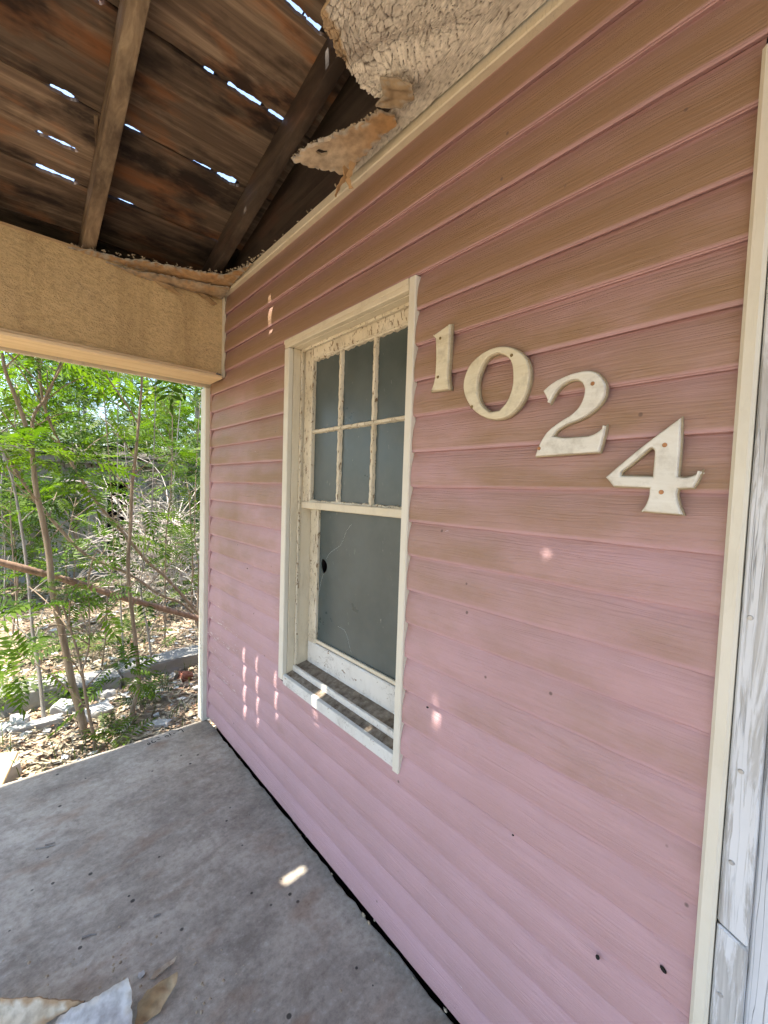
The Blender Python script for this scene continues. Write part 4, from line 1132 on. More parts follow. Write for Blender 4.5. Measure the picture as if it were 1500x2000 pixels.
o = link('mortar_crumbs', from_bm(bm, 'mortar_crumbs'), 'plaster'); tag(o, 'grey crumbs of mortar along the black gap under the siding', 'rubble', kind='stuff')

# ================================================================== yard
def gz(x, y):
    z = GROUND
    if y > 2.6: z += 0.02 * noise1(x * 1.9 + y * 0.7, 1) + 0.02 * noise1(y * 2.3 - x, 2) - 0.01 * min(y - 2.6, 6)
    return z
# low kerb of old footing blocks
kerb = thing('kerb', (0.0, 3.9, GROUND), 'broken grey concrete kerb running across the yard', 'kerb')
for k, (xa, xb, dz) in enumerate(((-3.2, -2.05, 0.0), (-2.03, -1.0, 0.01), (-0.98, -0.62, 0.015), (-0.60, -0.28, -0.03), (-0.26, 0.55, 0.0), (0.57, 1.6, 0.01), (1.62, 3.0, 0.0))):
    bm = bmesh.new()
    f = lambda x: 3.74 + 0.06 * x
    n = 8
    add_box(bm, xa, xb, 3.72 + 0.03 * (xa + xb), 3.95 + 0.03 * (xa + xb), GROUND - 0.12, GROUND + 0.11 + dz, 0.012, 0.012)
    bmesh.ops.subdivide_edges(bm, edges=bm.edges[:], cuts=2, use_grid_fill=True)
    for v in bm.verts: v.co += Vector((rnd.uniform(-.008, .008), rnd.uniform(-.01, .01), rnd.uniform(-.01, .01)))
    link('kerb_block', from_bm(bm, 'kerb_block'), 'kerb', kerb)

def rock(px, py, Y, size, label, mat='stone', seed=0, name='concrete_chunk'):
    r2 = random.Random(seed); q = on_y(px, py, Y); x, y = q[0], Y
    bm = bmesh.new(); add_box(bm, -size[0], size[0], -size[1], size[1], -size[2], size[2], 0)
    bmesh.ops.subdivide_edges(bm, edges=bm.edges[:], cuts=2, use_grid_fill=True)
    for v in bm.verts:
        v.co = Vector((v.co.x * r2.uniform(.75, 1.1), v.co.y * r2.uniform(.75, 1.1), v.co.z * r2.uniform(.7, 1.15)))
    bmesh.ops.bevel(bm, geom=bm.edges[:], offset=min(size) * 0.12, segments=1, affect='EDGES', profile=0.5)
    zb = gz(x, y)
    bm.transform(Matrix.Translation((x, y, zb + size[2] * 0.62)) @ Euler((r2.uniform(-.2, .2), r2.uniform(-.2, .2), r2.uniform(0, 3))).to_matrix().to_4x4())
    o = link(name, from_bm(bm, name), mat, None, 35); recenter(o, (x, y, zb))
    tag(o, label, 'concrete chunk' if mat != 'brick' else 'brick', 'rubble in the yard by the porch')
rock(36, 1392, 3.46, (0.055, 0.05, 0.055), 'pale upright chunk of concrete by the kerb at the left', seed=1)
rock(70, 1402, 3.38, (0.14, 0.045, 0.04), 'long white broken concrete bar behind the thin sapling', seed=2)
rock(125, 1375, 3.52, (0.07, 0.055, 0.06), 'rounded white stone left of the thick sapling', seed=3)
rock(192, 1388, 3.32, (0.075, 0.06, 0.045), 'flat cracked white stone right of the thick sapling', seed=4)
rock(2, 1478, 2.86, (0.055, 0.06, 0.045), 'white stone cut by the left picture edge', seed=5)
rock(4, 1400, 3.42, (0.045, 0.05, 0.045), 'small pale stone under the kerb at far left', seed=6)
rock(308, 1402, 2.96, (0.085, 0.045, 0.026), 'pale flat slab of rubble near the corner post', seed=8)
rock(362, 1345, 3.55, (0.06, 0.05, 0.04), 'dark red brick piece in the shade by the corner post', 'brick', seed=9, name='brick_piece')
rock(125, 1468, 2.77, (0.09, 0.035, 0.02), 'thin white slab lying along the porch edge', seed=10)
rock(205, 1352, 3.6, (0.05, 0.05, 0.035), 'small grey stone leaning on the kerb', seed=12)
# weathered board at the lower left
q0, q1 = on_z(8, 1482, GROUND + 0.06), on_z(-14, 1560, GROUND + 0.06)
bm = bmesh.new(); add_box(bm, -0.05, 0.05, -0.22, 0.22, -0.011, 0.011, 0.003)
bm.transform(Matrix.Translation((-0.985, 2.745, GROUND + 0.075)) @ Euler((0.12, 0.08, -0.25)).to_matrix().to_4x4())
o = link('board', from_bm(bm, 'board'), 'soffit'); recenter(o, (-0.985, 2.745, GROUND))
tag(o, 'pale yellow board lying against the porch edge at the left', 'board')
# the long leaning pole
P = smooth_path([on_y(-160, 1050, 3.36), on_y(0, 1098, 3.4), on_y(120, 1130, 3.45), on_y(234, 1165, 3.5), on_y(330, 1192, 3.55), on_y(400, 1213, 3.6), (0.55, 3.75, 0.05), (0.75, 3.85, -0.05)], 5)
V, F = tube_data(P, [0.022 + 0.004 * noise1(i * 0.5, 3) for i in range(len(P))], 9)
o = link('fallen_pole', pyd('fallen_pole', V, F), 'barkred', None, 50); recenter(o, (0.75, 3.85, GROUND))
tag(o, 'long reddish brown fallen pole slanting across the saplings', 'pole')

# ---- leaves
def leaf_template(pairs=6, ll=0.30, lw=0.075):
    """pinnate leaf along +x, length 1: rachis and paired leaflets"""
    V = []; F = []
    def droop(t): return 0.10 * t - 0.32 * t * t
    for k in range(7):
        t = k / 6; V += [(t, -0.006, droop(t)), (t, 0.006, droop(t))]
    for k in range(6): F.append((2 * k, 2 * k + 2, 2 * k + 3, 2 * k + 1))
    def leaflet(t, s, ln):
        b = len(V); dx, dy = (0.42, 0.90 * s) if s else (1.0, 0.0); z = droop(t)
        nx, ny = -dy, dx
        V.extend([(t, 0, z), (t + dx * ln * .45 + nx * lw * .5, dy * ln * .45 + ny * lw * .5, z + 0.010), (t + dx * ln, dy * ln, z - 0.09 * ln / 0.3), (t + dx * ln * .45 - nx * lw * .5, dy * ln * .45 - ny * lw * .5, z + 0.010)])
        F.append((b, b + 1, b + 2, b + 3))
    for i in range(pairs):
        t = 0.18 + 0.78 * i / pairs; ln = ll * (0.75 + 0.5 * math.sin(math.pi * (0.2 + 0.7 * i / pairs)))
        leaflet(t, 1, ln); leaflet(t + 0.02, -1, ln)
    leaflet(0.97, 0, ll)
    return np.array(V, np.float64), F
LEAF_A = leaf_template(6); LEAF_B = leaf_template(4, 0.34, 0.11); LEAF_C = leaf_template(8, 0.24, 0.075); LEAF_D = leaf_template(6, 0.33, 0.105)
def leaves_mesh(name, pos, direc, size, template, tint=None):
    """pos, direc (n,3) unit-ish, size (n,)"""
    TV, TF = template; n = len(pos); pos = np.asarray(pos); d = np.asarray(direc, float)
    d /= np.linalg.norm(d, axis=1)[:, None] + 1e-9
    up = np.tile((0, 0, 1.0), (n, 1)) + nr.normal(0, 0.25, (n, 3))
    side = np.cross(up, d); side /= np.linalg.norm(side, axis=1)[:, None] + 1e-9
    nor = np.cross(d, side)
    V = pos[:, None, :] + size[:, None, None] * (TV[None, :, 0, None] * d[:, None, :] + TV[None, :, 1, None] * side[:, None, :] + TV[None, :, 2, None] * nor[:, None, :])
    m = len(TV); V = V.reshape(-1, 3)
    nf = len(TF); loops = np.array([f for f in TF]); L = (loops[None] + (np.arange(n) * m)[:, None, None]).reshape(-1)
    me = bpy.data.meshes.new(name)
    me.vertices.add(len(V)); me.vertices.foreach_set('co', V.ravel().astype(np.float32))
    me.loops.add(len(L)); me.loops.foreach_set('vertex_index', L.astype(np.int32))
    me.polygons.add(n * nf); me.polygons.foreach_set('loop_start', (np.arange(n * nf) * 4).astype(np.int32))
    me.update(calc_edges=True); me.validate()
    a = me.attributes.new('tint', 'FLOAT', 'POINT')
    t = nr.uniform(0, 1, n) if tint is None else np.clip(tint + nr.normal(0, 0.15, n), 0, 1)
    a.data.foreach_set('value', np.repeat(t, m).astype(np.float32))
    return me
def tree(name, label, base, stems, clusters, leafmat, bark, template=LEAF_A, group='saplings crowding the yard', cat='sapling'):
    """stems: list of (points, r0, r1); clusters: list of (centre, spread, count, size)"""
    t = thing(name, base, label, cat, group)
    V = []; F = []
    for pts, r0, r1 in stems:
        P = smooth_path(pts, 4); n = len(P)
        tube_data(P, [(r0 + (r1 - r0) * i / (n - 1)) * (1 + 0.07 * noise1(i * 1.3, r0 * 99)) for i in range(n)], 7, V, F)
    r3 = random.Random(int(abs(base[0]) * 997 + abs(base[1]) * 131))
    tw = []
    for pts, r0, r1 in stems[:2]:                                # thin side twigs
        P = smooth_path(pts, 4)
        for k in range(7):
            p = P[int(len(P) * r3.uniform(.3, .98))]; a = r3.uniform(0, 6.28); L = r3.uniform(.18, .55) * (2.0 if r0 > .05 else 1.0)
            d = Vector((math.cos(a) * .7, math.sin(a) * .6, r3.uniform(.2, .9))); q = p + d * L * .5 + Vector((0, 0, .03)); e = p + d * L
            tube_data(smooth_path([p, q, e], 2), [.0045, .004, .0035, .003, .002], 5, V, F); tw.append(e)
    link('trunk', pyd('trunk', V, F), bark, t, 60)
    pos = []; dr = []; sz = []
    if clusters:
        clusters = list(clusters) + [(tuple(e), (.14, .14, .08), 2, clusters[0][3] * .8) for e in tw]
    for c, sp, cnt, s in clusters:
        c = np.array(c, float); sp = np.array(sp if isinstance(sp, (tuple, list)) else (sp, sp, sp), float)
        p = nr.normal(0, 0.5, (cnt, 3)) * sp
        pos.append(c + p * 0.75); d = p / (sp + 1e-6) + nr.normal(0, 0.55, (cnt, 3)); d[:, 2] = d[:, 2] * 0.5 + 0.12
        dr.append(d); sz.append(s * nr.uniform(0.65, 1.25, cnt))
    if pos:
        me = leaves_mesh('crown', np.concatenate(pos), np.concatenate(dr), np.concatenate(sz), template)
        link('crown', me, leafmat, t)
    return t
def pxl(lst, Y, dY=0.0):
    n = len(lst); return [tuple(on_y(a, b, Y + dY * i / max(1, n - 1))) for i, (a, b) in enumerate(lst)]
def stem_base(pts): return (pts[0][0], pts[0][1], gz(pts[0][0], pts[0][1]))
def ground_root(pts):
    """start the stem in the soil"""
    x, y, z = pts[0]; return [(x + 0.01, y, gz(x, y) - 0.04)] + pts
def sapling(label, stems, clusters, leafmat='leaf', bark='bark', template=LEAF_D, name='sapling'):
    b = stems[0][0][0]
    return tree(name, label, (b[0], b[1], gz(b[0], b[1])), stems, clusters, leafmat, bark, template)
# thick sapling with the forked top, left of centre
s = ground_root(pxl([(160, 1405), (141, 1335), (123, 1245), (103, 1155), (95, 1080), (82, 1010), (70, 955), (62, 880), (50, 830), (30, 775), (12, 730), (4, 690)], 3.14, 0.1))
f1 = pxl([(68, 930), (63, 824), (88, 778), (108, 735), (122, 700), (140, 640)], 3.22, 0.1)
cl = [(tuple(on_y(100, 1165, 3.0)), (.20, .16, .07), 12, .17), (tuple(on_y(60, 885, 3.0)), (.26, .2, .10), 22, .20), (tuple(on_y(10, 880, 3.2)), (.2, .2, .12), 12, .20), (tuple(on_y(165, 940, 3.2)), (.16, .16, .08), 8, .18),
      (tuple(on_y(60, 690, 3.3)), (.4, .4, .2), 20, .22), (tuple(on_y(30, 760, 3.6)), (.25, .3, .2), 8, .2)]
sapling('thick forked sapling rising left of the pole with leaf tufts', [(s, 0.023, 0.008), (f1, 0.009, 0.007)], cl)
# slender grey sapling at far left
s = ground_root(pxl([(85, 1395), (76, 1310), (64, 1236), (55, 1131), (40, 1020), (22, 930), (-8, 850)], 3.42, 0.25))
cl = [(tuple(on_y(55, 1290, 3.2)), (.22, .2, .09), 11, .18), (tuple(on_y(20, 1330, 3.25)), (.2, .15, .08), 8, .18), (tuple(on_y(10, 870, 3.7)), (.2, .25, .12), 8, .28)]
sapling('slender grey sapling at far left with drooping lower leaves', [(s, 0.013, 0.006)], cl, 'leaf', 'barkgrey', LEAF_D)
# thin twin-stemmed one right of the thick sapling
s = ground_root(pxl([(183, 1440), (168, 1365), (156, 1290), (135, 1221), (118, 1170)], 2.92, 0.1)); s2 = pxl([(160, 1310), (172, 1270), (175, 1220), (172, 1130)], 2.95, 0.05)
sapling('thin twin stemmed sapling close to the porch edge', [(s, 0.010, 0.005), (s2, 0.006, 0.003)], [(tuple(on_y(150, 1180, 3.0)), (.16, .12, .07), 6, .17)], 'leaf', 'bark')
# straight sapling in the middle of the opening
s = ground_root(pxl([(258, 1392), (268, 1350), (271, 1320), (264, 1248), (250, 1119), (255, 1025), (257, 960), (264, 896), (271, 821)], 3.1, 0.12))
f1 = pxl([(271, 821), (277, 740), (274, 660), (272, 600)], 3.23); f2 = pxl([(269, 826), (240, 780), (212, 740), (190, 700), (160, 640)], 3.23)
cl = [(tuple(on_y(245, 1320, 3.0)), (.17, .14, .10), 13, .17), (tuple(on_y(290, 870, 3.1)), (.08, .1, .08), 4, .16), (tuple(on_y(255, 690, 3.4)), (.4, .35, .2), 16, .22)]
sapling('straight sapling forking under the beam in mid opening', [(s, 0.016, 0.009), (f1, 0.008, 0.004), (f2, 0.006, 0.003)], cl)
# leaning brown branch from upper left to the corner
s = pxl([(400, 1216), (330, 1134), (288, 1097), (240, 1040), (200, 995), (168, 950), (140, 905), (120, 872), (100, 830), (84, 782), (76, 716), (70, 650)], 3.9, -0.35)
s = [(s[0][0] + .2, s[0][1] + .1, gz(s[0][0] + .2, 4.0) - .03)] + s
sapling('leaning brown sapling arching from the corner post to upper left', [(s, 0.013, 0.008)], [(tuple(on_y(140, 950, 3.6)), (.2, .2, .1), 8, .2), (tuple(on_y(90, 700, 3.5)), (.3, .3, .2), 12, .22)])
# second leaning branch lower
s = pxl([(375, 1196), (310, 1160), (250, 1120), (170, 1085), (110, 1025), (60, 962), (0, 870), (-40, 800)], 3.75, 0.1)
s = [(s[0][0] + .15, s[0][1], gz(s[0][0] + .15, 3.8) - .03)] + s
sapling('thin leaning stem crossing behind the thick sapling', [(s, 0.010, 0.013)], [(tuple(on_y(120, 1110, 3.8)), (.25, .2, .12), 10, .2)], 'leaf', 'bark')
# further thin stems
specs = [((37, 1262), (30, 1140), (20, 1000), (28, 900), 5.0, 'pale thin stem standing at the far left edge'),
         ((300, 1330), (290, 1240), (275, 1140), (295, 1020), 3.75, 'thin dark stem right of the straight sapling'),
         ((322, 1275), (322, 1190), (324, 1050), (335, 940), 4.4, 'thin upright stem behind the pole near the corner'),
         ((243, 1290), (236, 1190), (236, 1100), (230, 1000), 4.2, 'thin stem just left of the straight sapling'),
         ((386, 1180), (388, 1110), (380, 1040), (384, 900), 4.8, 'thin stem close against the white corner post'),
         ((346, 1190), (346, 1110), (338, 1000), (344, 880), 5.6, 'grey stem in front of the shed near the corner'),
         ((195, 1330), (205, 1250), (210, 1160), (222, 1050), 4.1, 'thin stem between thick and straight saplings'),
         ((8, 1200), (10, 1080), (2, 960), (14, 840), 5.8, 'dark stem at the left edge of the picture')]
for k, (a, b, c, d, Y, lab) in enumerate(specs):
    top = (d[0] + rnd.uniform(-30, 30), 700)
    s = ground_root(pxl([a, b, c, d, top], Y, 0.2))
    cl = [(tuple(on_y(*c, Y - .05)), (.25, .25, .15), 6, .17), (tuple(on_y(*d, Y)), (.35, .35, .25), 12, .2), (tuple(on_y(*top, Y)), (.6, .6, .4), 24, .26)]
    sapling(lab, [(s, 0.008 + 0.002 * (k % 3), 0.004)], cl, ('leaf', 'leafdark', 'leafpale')[k % 3], 'barkgrey' if k % 2 else 'bark', (LEAF_D, LEAF_B)[k % 2])
# low plants
def low_plant(px, py, Y, n, size, label, mat='leaf', tmpl=LEAF_A, spread=.09):
    q = on_y(px, py, Y); x, y = q[0], Y; zb = gz(x, y)
    t = thing('weed', (x, y, zb), label, 'weed', 'weeds along the porch edge')
    V, F = [], []; pos = []; dr = []
    for k in range(max(3, n // 3)):
        a = rnd.uniform(0, 6.28); h = size * rnd.uniform(.3, .7)
        p = (x + spread * .6 * math.cos(a), y + spread * .6 * math.sin(a), zb + h)
        tube_data([(x, y, zb - .02), (x + .2 * (p[0] - x), y + .2 * (p[1] - y), zb + h * .6), p], [0.003, 0.0025, 0.002], 5, V, F)
        for m in range(3): pos.append(p); dr.append((math.cos(a + m * 2.1), math.sin(a + m * 2.1), 0.5))
    link('stem', pyd('stem', V, F), 'bark', t, 60)
    link('foliage', leaves_mesh('foliage', np.array(pos), np.array(dr), size * nr.uniform(.7, 1.2, len(pos)), tmpl), mat, t)
low_plant(226, 1432, 2.85, 9, .16, 'bright green ferny weed at the porch edge', 'leaf', LEAF_A)
low_plant(215, 1408, 3.02, 6, .12, 'small green weed just behind the ferny one', 'leafpale', LEAF_C)
low_plant(300, 1345, 3.35, 8, .15, 'green weed at the foot of the straight sapling', 'leafdark', LEAF_A)
low_plant(130, 1360, 3.62, 6, .13, 'green weed beside the rounded white stone', 'leaf', LEAF_B)
low_plant(20, 1345, 3.7, 9, .22, 'broad leaved weed at the left end of the kerb', 'leafpale', LEAF_B)
low_plant(270, 1372, 3.25, 6, .13, 'small weed under the straight sapling', 'leafdark', LEAF_A)
low_plant(180, 1300, 4.3, 10, .3, 'tall weed behind the kerb', 'leafpale', LEAF_C)
low_plant(255, 1240, 4.9, 10, .32, 'tall weed behind the pole in mid opening', 'leafpale', LEAF_C)
low_plant(365, 1130, 6.2, 12, .4, 'leafy weed near the corner before the shed', 'leaf', LEAF_C)
low_plant(80, 1290, 4.6, 10, .3, 'pale weed between thin stems at left', 'leafpale', LEAF_C)
low_plant(310, 1215, 5.4, 10, .35, 'pale grass like weed by the corner', 'leafpale', LEAF_C)
# leafy bush against the corner post
c = on_y(372, 1050, 5.2)
tree('bush', 'green leafy bush beside the white corner post', (c[0], 5.2, gz(c[0], 5.2)), [([(c[0], 5.2, gz(c[0], 5.2) - .05), (c[0] + .03, 5.2, .4), (c[0] - .02, 5.2, 1.3)], 0.015, 0.006)],
     [(tuple(on_y(365, 1060, 5.1)), (.3, .35, .35), 42, .22), (tuple(on_y(375, 930, 5.3)), (.3, .35, .4), 40, .24), (tuple(on_y(345, 870, 5.4)), (.25, .3, .3), 20, .22)], 'leaf', 'bark', LEAF_A, 'bushes before the shed', 'bush')
c = on_y(130, 1060, 6.6)
tree('bush', 'dark green bush low in front of the shed at the left', (c[0], 6.6, gz(c[0], 6.6)), [([(c[0], 6.6, gz(c[0], 6.6) - .05), (c[0], 6.6, .5), (c[0] + .1, 6.6, 1.2)], 0.014, 0.006)],
     [(tuple(on_y(90, 1100, 6.5)), (.5, .4, .3), 44, .2), (tuple(on_y(30, 1080, 6.8)), (.4, .4, .4), 40, .22), (tuple(on_y(190, 1105, 6.5)), (.35, .3, .25), 22, .18)], 'leafdark', 'bark', LEAF_C, 'bushes before the shed', 'bush')
for k, (px, py, Y, sp, n, lab, mt) in enumerate(((20, 1010, 5.6, (.25, .4, .5), 40, 'dark leafy bush at the left edge before the shed', 'leafdark'),
        (335, 1075, 6.9, (.4, .4, .4), 60, 'dark leafy bush low beside the dead twigs', 'leafdark'),
        (140, 850, 7.2, (.6, .4, .5), 80, 'bright leafy bush level with the shed eave', 'leaf'), (330, 820, 7.0, (.6, .4, .5), 80, 'bright leafy bush above the dead twigs', 'leaf'))):
    c = on_y(px, py, Y); zb = gz(c[0], Y)
    tree('bush', lab, (c[0], Y, zb), [([(c[0], Y, zb - .05), (c[0] + .05, Y, (zb + c[2]) / 2), (c[0], Y, c[2])], 0.012, 0.005)], [(tuple(c), sp, n, .22), (tuple(c + np.array((0.2, .1, -.25))), sp, n // 2, .2)], mt, 'bark', LEAF_D, 'bushes before the shed', 'bush')
# dead brush
def dead_brush():
    c = on_y(310, 1010, 6.0); base = (c[0], 6.0, gz(c[0], 6.0))
    t = thing('dead_bush', base, 'tangle of bare grey dead twigs in front of the shed', 'bush')
    V, F = [], []; r2 = random.Random(3)
    for k in range(190):
        a = r2.uniform(0, 6.28); L = r2.uniform(0.5, 1.4); el = r2.uniform(0.25, 1.3)
        p = Vector((base[0] + r2.uniform(-.25, .25), base[1] + r2.uniform(-.3, .3), base[2] + r2.uniform(.0, 1.1)))
        d = Vector((math.cos(a) * math.cos(el), math.sin(a) * math.cos(el) * .7, math.sin(el))); P = [p.copy()]
        for m in range(7):
            d = (d + Vector((r2.gauss(0, .22), r2.gauss(0, .22), -0.16 + r2.gauss(0, .12)))).normalized(); p = p + d * L / 7; P.append(p.copy())
        tube_data(P, [0.0095 * (1 - 0.75 * m / 7) for m in range(8)], 4, V, F)
        for q in range(3):
            b = P[r2.randint(2, 6)]; dd = Vector((r2.gauss(0, 1), r2.gauss(0, .8), r2.gauss(.1, .6))).normalized(); l2 = r2.uniform(.15, .4)
            tube_data([b, b + dd * l2 * .5 + Vector((0, 0, .03)), b + dd * l2 + Vector((0, 0, -.03))], [0.003, 0.0025, 0.001], 4, V, F)
    link('twigs', pyd('twigs', V, F), 'dead', t)
dead_brush()

# ---- shed
shed = thing('shed', (1.0, 9.2, gz(1, 9)), 'low whitewashed shed with a dark doorway behind the brush', 'shed')
SY, SZ0, SZ1 = 8.6, -0.32, 1.70
def swall(x0, x1, z0, z1, name='wall', y0=SY, y1=SY + .12, mat='shedwall', bev=.006): return box(name, x0, x1, y0, y1, z0, z1, mat, shed, bev)
dxa, dxb = on_y(205, 1000, SY)[0], on_y(252, 1000, SY)[0]
swall(-2.6, dxa, SZ0, SZ1); swall(dxb, 4.2, SZ0, SZ1); swall(dxa + .001, dxb - .001, 1.42, SZ1)
swall(dxa - .05, dxa + .03, SZ0, 1.42, 'door_post', SY - .03, SY - .002, 'barkgrey'); swall(dxb - .03, dxb + .05, SZ0, 1.42, 'door_post', SY - .03, SY - .002, 'barkgrey')
for px in (300, 150, 60):
    x = on_y(px, 1000, SY)[0]; swall(x - .04, x + .04, SZ0, SZ1 - .01, 'batten', SY - .03, SY - .002, 'barkgrey')
zb = on_y(300, 1060, SY)[2]
swall(dxb + .06, 4.2, zb - .03, zb + .03, 'rail', SY - .028, SY - .003, 'barkgrey')
box('back_wall', -2.6, 4.2, SY + 2.4, SY + 2.5, SZ0, SZ1 + .5, 'interior', shed); box('dark_inside', -2.5, 4.1, SY + .9, SY + .95, SZ0, SZ1, 'interior', shed)
box('fascia', -2.75, 4.35, SY - .22, SY - .19, SZ1 + .0, SZ1 + .10, 'barkgrey', shed)
r2 = random.Random(8)
for row in range(8):                                            # shingle courses stepping up the roof
    y0 = SY - .26 + row * .34; z = SZ1 + .12 + row * .035
    hexa('shingle_course', [(-2.8, y0, z), (4.4, y0, z), (4.4, y0 + .40, z + .042), (-2.8, y0 + .40, z + .042), (-2.8, y0, z + .02), (4.4, y0, z + .02), (4.4, y0 + .40, z + .054), (-2.8, y0 + .40, z + .054)], 'shedroof', shed)

V, F = [], []; cl = []
r2 = random.Random(21)
for k in range(26):
    x = r2.uniform(-2.2, 3.6); y = r2.uniform(SY - .3, SY + 1.6); z = SZ1 + r2.uniform(.15, .9)
    tube_data(smooth_path([(x * .9, SY - .35, SZ0), (x * .95 + .1, SY - .4, 1.0), (x, y, z)], 3), [.008] * 7, 4, V, F)
    cl.append(((x, y, z), (.6, .5, .42), 26, .27))
t = thing('vine', (0.8, SY - .35, SZ0), 'pale green vine mass sprawling over the shed roof', 'vine')
link('stem', pyd('stem', V, F), 'barkgrey', t)
pos = []; dr = []; sz_ = []
for c, sp, cnt, sz1 in cl:
    p = nr.normal(0, .5, (cnt, 3)) * np.array(sp); pos.append(np.array(c) + p); d = p / np.array(sp) + nr.normal(0, .6, (cnt, 3)); dr.append(d); sz_.append(sz1 * nr.uniform(.6, 1.2, cnt))
link('foliage', leaves_mesh('foliage', np.concatenate(pos), np.concatenate(dr), np.concatenate(sz_), LEAF_B), 'leafpale', t)

# ---- trees behind
def big_tree(x, y, h, w, label, mat, tmpl, n, seed, lean=0.0):
    r2 = random.Random(seed); zb = gz(x, y); stems = []; cl = []
    trunk = [(x, y, zb - .1), (x + lean * .3, y, zb + h * .3), (x + lean * .7, y + .05, zb + h * .6), (x + lean, y, zb + h * .9)]
    stems.append((trunk, 0.075, 0.02))
    for k in range(9):
        t = r2.uniform(.18, .85); p = Vector(trunk[0]).lerp(Vector(trunk[3]), t); a = r2.uniform(0, 6.28); L = w * r2.uniform(.45, .9)
        e = p + Vector((math.cos(a) * L, math.sin(a) * L * .8, L * r2.uniform(.3, .9)))
        stems.append(([tuple(p), tuple(p.lerp(e, .5) + Vector((0, 0, .08))), tuple(e)], 0.028, 0.008))
        for f in (.55, .8, 1.05):
            q = p.lerp(e, f); cl.append((tuple(q), (w * .42, w * .42, w * .30), n // 27, .34))
    tree('tree', label, (x, y, zb), stems, cl, mat, 'barkgrey', tmpl, 'trees standing behind the shed', 'tree')
big = [(-1.3, 7.4, 4.6, 1.0, 'broad green tree at the far left behind the saplings', 'leaf', LEAF_A, 560, 1, .2),
       (0.2, 11.6, 5.2, 1.5, 'leafy tree above the left half of the shed', 'leafdark', LEAF_C, 760, 2, .2),
       (1.5, 11.9, 5.0, 1.5, 'leafy tree above the shed doorway', 'leaf', LEAF_C, 760, 3, -.2),
       (2.9, 11.7, 5.6, 1.6, 'leafy tree above the right end of the shed', 'leaf', LEAF_C, 700, 4, .1),
       (-0.6, 12.8, 6.6, 1.7, 'tall tree behind the shed at the left', 'leafdark', LEAF_A, 700, 5, .3),
       (2.2, 14.5, 6.6, 1.9, 'tall dark tree far behind the shed', 'leafdark', LEAF_A, 760, 6, 0),
       (4.6, 14.0, 6.2, 1.9, 'far tree glimpsed beside the corner post', 'leafdark', LEAF_A, 640, 7, 0),
       (1.7, 7.6, 4.2, 0.8, 'slim tree with dark trunk close to the corner post', 'leaf', LEAF_A, 420, 8, -.25),
       (-2.3, 10.4, 6.0, 1.6, 'tree beyond the left edge of the shed', 'leaf', LEAF_A, 620, 9, .2),
       (0.7, 16.5, 6.8, 2.2, 'farthest tree closing the gap above the shed', 'leafdark', LEAF_C, 700, 10, 0)]
for b in big: big_tree(*b)
# a bleached limb crossing the upper left corner
P = smooth_path([on_y(-80, 735, 4.2), on_y(0, 720, 4.2), on_y(30, 705, 4.2), on_y(55, 690, 4.2), on_y(80, 650, 4.25)], 4)
V, F = tube_data(P, [0.016 - 0.0003 * i for i in range(len(P))], 7); x0 = P[0]
tall = [(-1.35, 4.25, gz(-1.3, 4.2) - .04), (-1.34, 4.22, 0.6), (-1.28, 4.2, 1.6), tuple(P[0])]
V2, F2 = tube_data(smooth_path(tall, 4), [0.03 - 0.0011 * i for i in range(13)], 8)
b = len(V); V += V2; F += [tuple(i + b for i in f) for f in F2]
t = thing('sapling', (-1.35, 4.25, gz(-1.35, 4.25)), 'bleached bare limb reaching in at the upper left corner', 'sapling', 'saplings crowding the yard')
link('trunk', pyd('trunk', V, F), 'dead', t, 60)

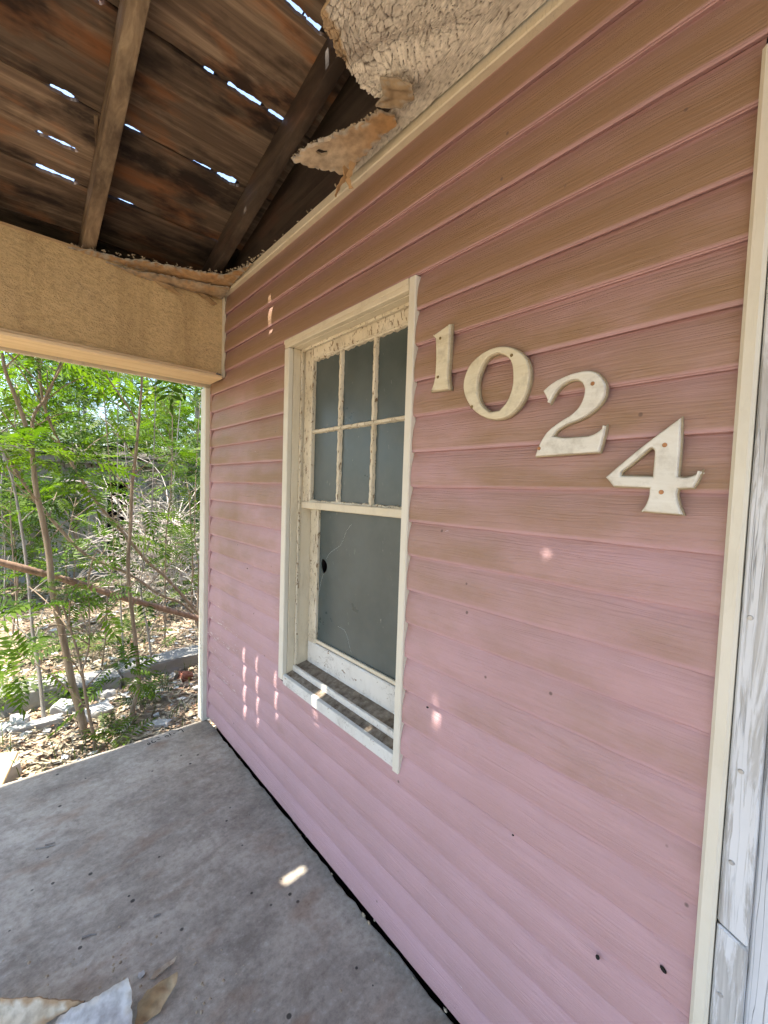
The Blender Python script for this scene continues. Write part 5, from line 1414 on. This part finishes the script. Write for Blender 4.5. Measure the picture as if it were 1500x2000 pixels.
# ---- litter: dry leaves, bark flakes, chips and straw
def litter():
    n = 15000
    y = 2.60 + nr.random(n) ** 1.7 * 6.0; x = nr.uniform(-1.5, 1.0, n) + (y - 2.6) * nr.uniform(-.15, .38, n)
    keep = ~((y > 3.70 + .06 * x) & (y < 3.97 + .06 * x)); x, y = x[keep], y[keep]; n = len(x)
    V = np.zeros((n, 5, 3)); kind = nr.random(n)
    s = np.where(kind < .45, nr.uniform(.010, .028, n), np.where(kind < .90, nr.uniform(.03, .075, n), nr.uniform(.015, .04, n))) * (1 + .08 * (y - 2.6))
    asp = np.where(kind < .45, nr.uniform(.4, .8, n), np.where(kind < .90, nr.uniform(.05, .16, n), nr.uniform(.5, .9, n)))
    a = nr.uniform(0, 6.28, n); z = np.array([gz(p, q) for p, q in zip(x, y)]) + nr.uniform(.002, .03, n)
    tz = nr.normal(0, .35, n); curl = np.where(kind < .45, nr.uniform(-.5, .7, n), .05)
    ca, sa = np.cos(a), np.sin(a)
    for i, (u, w, c) in enumerate(((-1, 0, 0), (0, -1, 1), (1, 0, 0), (0, 1, 1))):
        lx = u * s; ly = w * s * asp
        V[:, i, 0] = x + lx * ca - ly * sa; V[:, i, 1] = y + lx * sa + ly * ca; V[:, i, 2] = z + lx * tz * .5 + np.abs(w) * s * asp * curl + np.abs(u) * s * .15
    V[:, 4, 0] = x; V[:, 4, 1] = y; V[:, 4, 2] = z
    pal = np.array([(0.42, 0.29, 0.19), (0.50, 0.39, 0.27), (0.34, 0.21, 0.13), (0.56, 0.47, 0.35), (0.44, 0.24, 0.14), (0.26, 0.18, 0.12)])
    straw = np.array([(0.52, 0.43, 0.29), (0.44, 0.36, 0.25), (0.33, 0.26, 0.18)]); chip = np.array([(0.62, 0.60, 0.56), (0.52, 0.49, 0.44), (0.46, 0.34, 0.22)])
    col = np.where((kind < .45)[:, None], pal[nr.integers(0, 6, n)], np.where((kind < .90)[:, None], straw[nr.integers(0, 3, n)], chip[nr.integers(0, 3, n)]))
    F = []
    for i in range(n):
        b = 5 * i; F += [(b, b + 1, b + 4), (b + 1, b + 2, b + 4), (b + 2, b + 3, b + 4), (b + 3, b, b + 4)]
    me = pyd('leaf_litter', V.reshape(-1, 3), F); colour_attr(me, np.repeat(col, 5, 0))
    o = link('leaf_litter', me, 'litter'); tag(o, 'dry leaves, straw and pale chips scattered over the yard', 'leaf litter', kind='stuff')
litter()
def grass():
    n = 2600
    y = 2.62 + nr.random(n) ** 1.3 * 6.0; x = nr.uniform(-1.4, 1.0, n) + (y - 2.6) * nr.uniform(-.1, .38, n)
    cl = np.array([noise1(p * 2.3 + 1, 3) * noise1(q * 1.9, 5) for p, q in zip(x, y)]); k = cl > .02; x, y = x[k], y[k]; n = len(x)
    h = nr.uniform(.05, .2, n); a = nr.uniform(0, 6.28, n); b = nr.uniform(.2, .9, n); z = np.array([gz(p, q) for p, q in zip(x, y)])
    V = np.zeros((n, 5, 3)); ca, sa = np.cos(a), np.sin(a); w = .0025
    for i, (t, s) in enumerate(((0, 1), (0, -1), (.55, .8), (.55, -.8), (1, 0))):
        d = b * h * t * t
        V[:, i, 0] = x + ca * d - sa * w * s; V[:, i, 1] = y + sa * d + ca * w * s; V[:, i, 2] = z + h * t * (1 - .35 * b * t)
    F = []
    for i in range(n): q = 5 * i; F += [(q, q + 1, q + 3, q + 2), (q + 2, q + 3, q + 4)]
    me = pyd('grass', V.reshape(-1, 3), F); a_ = me.attributes.new('tint', 'FLOAT', 'POINT'); a_.data.foreach_set('value', np.repeat(nr.uniform(0, 1, n), 5).astype(np.float32))
    o = link('grass', me, 'leafpale'); tag(o, 'thin tufts of grass and straw between the saplings', 'grass', kind='stuff')
grass()
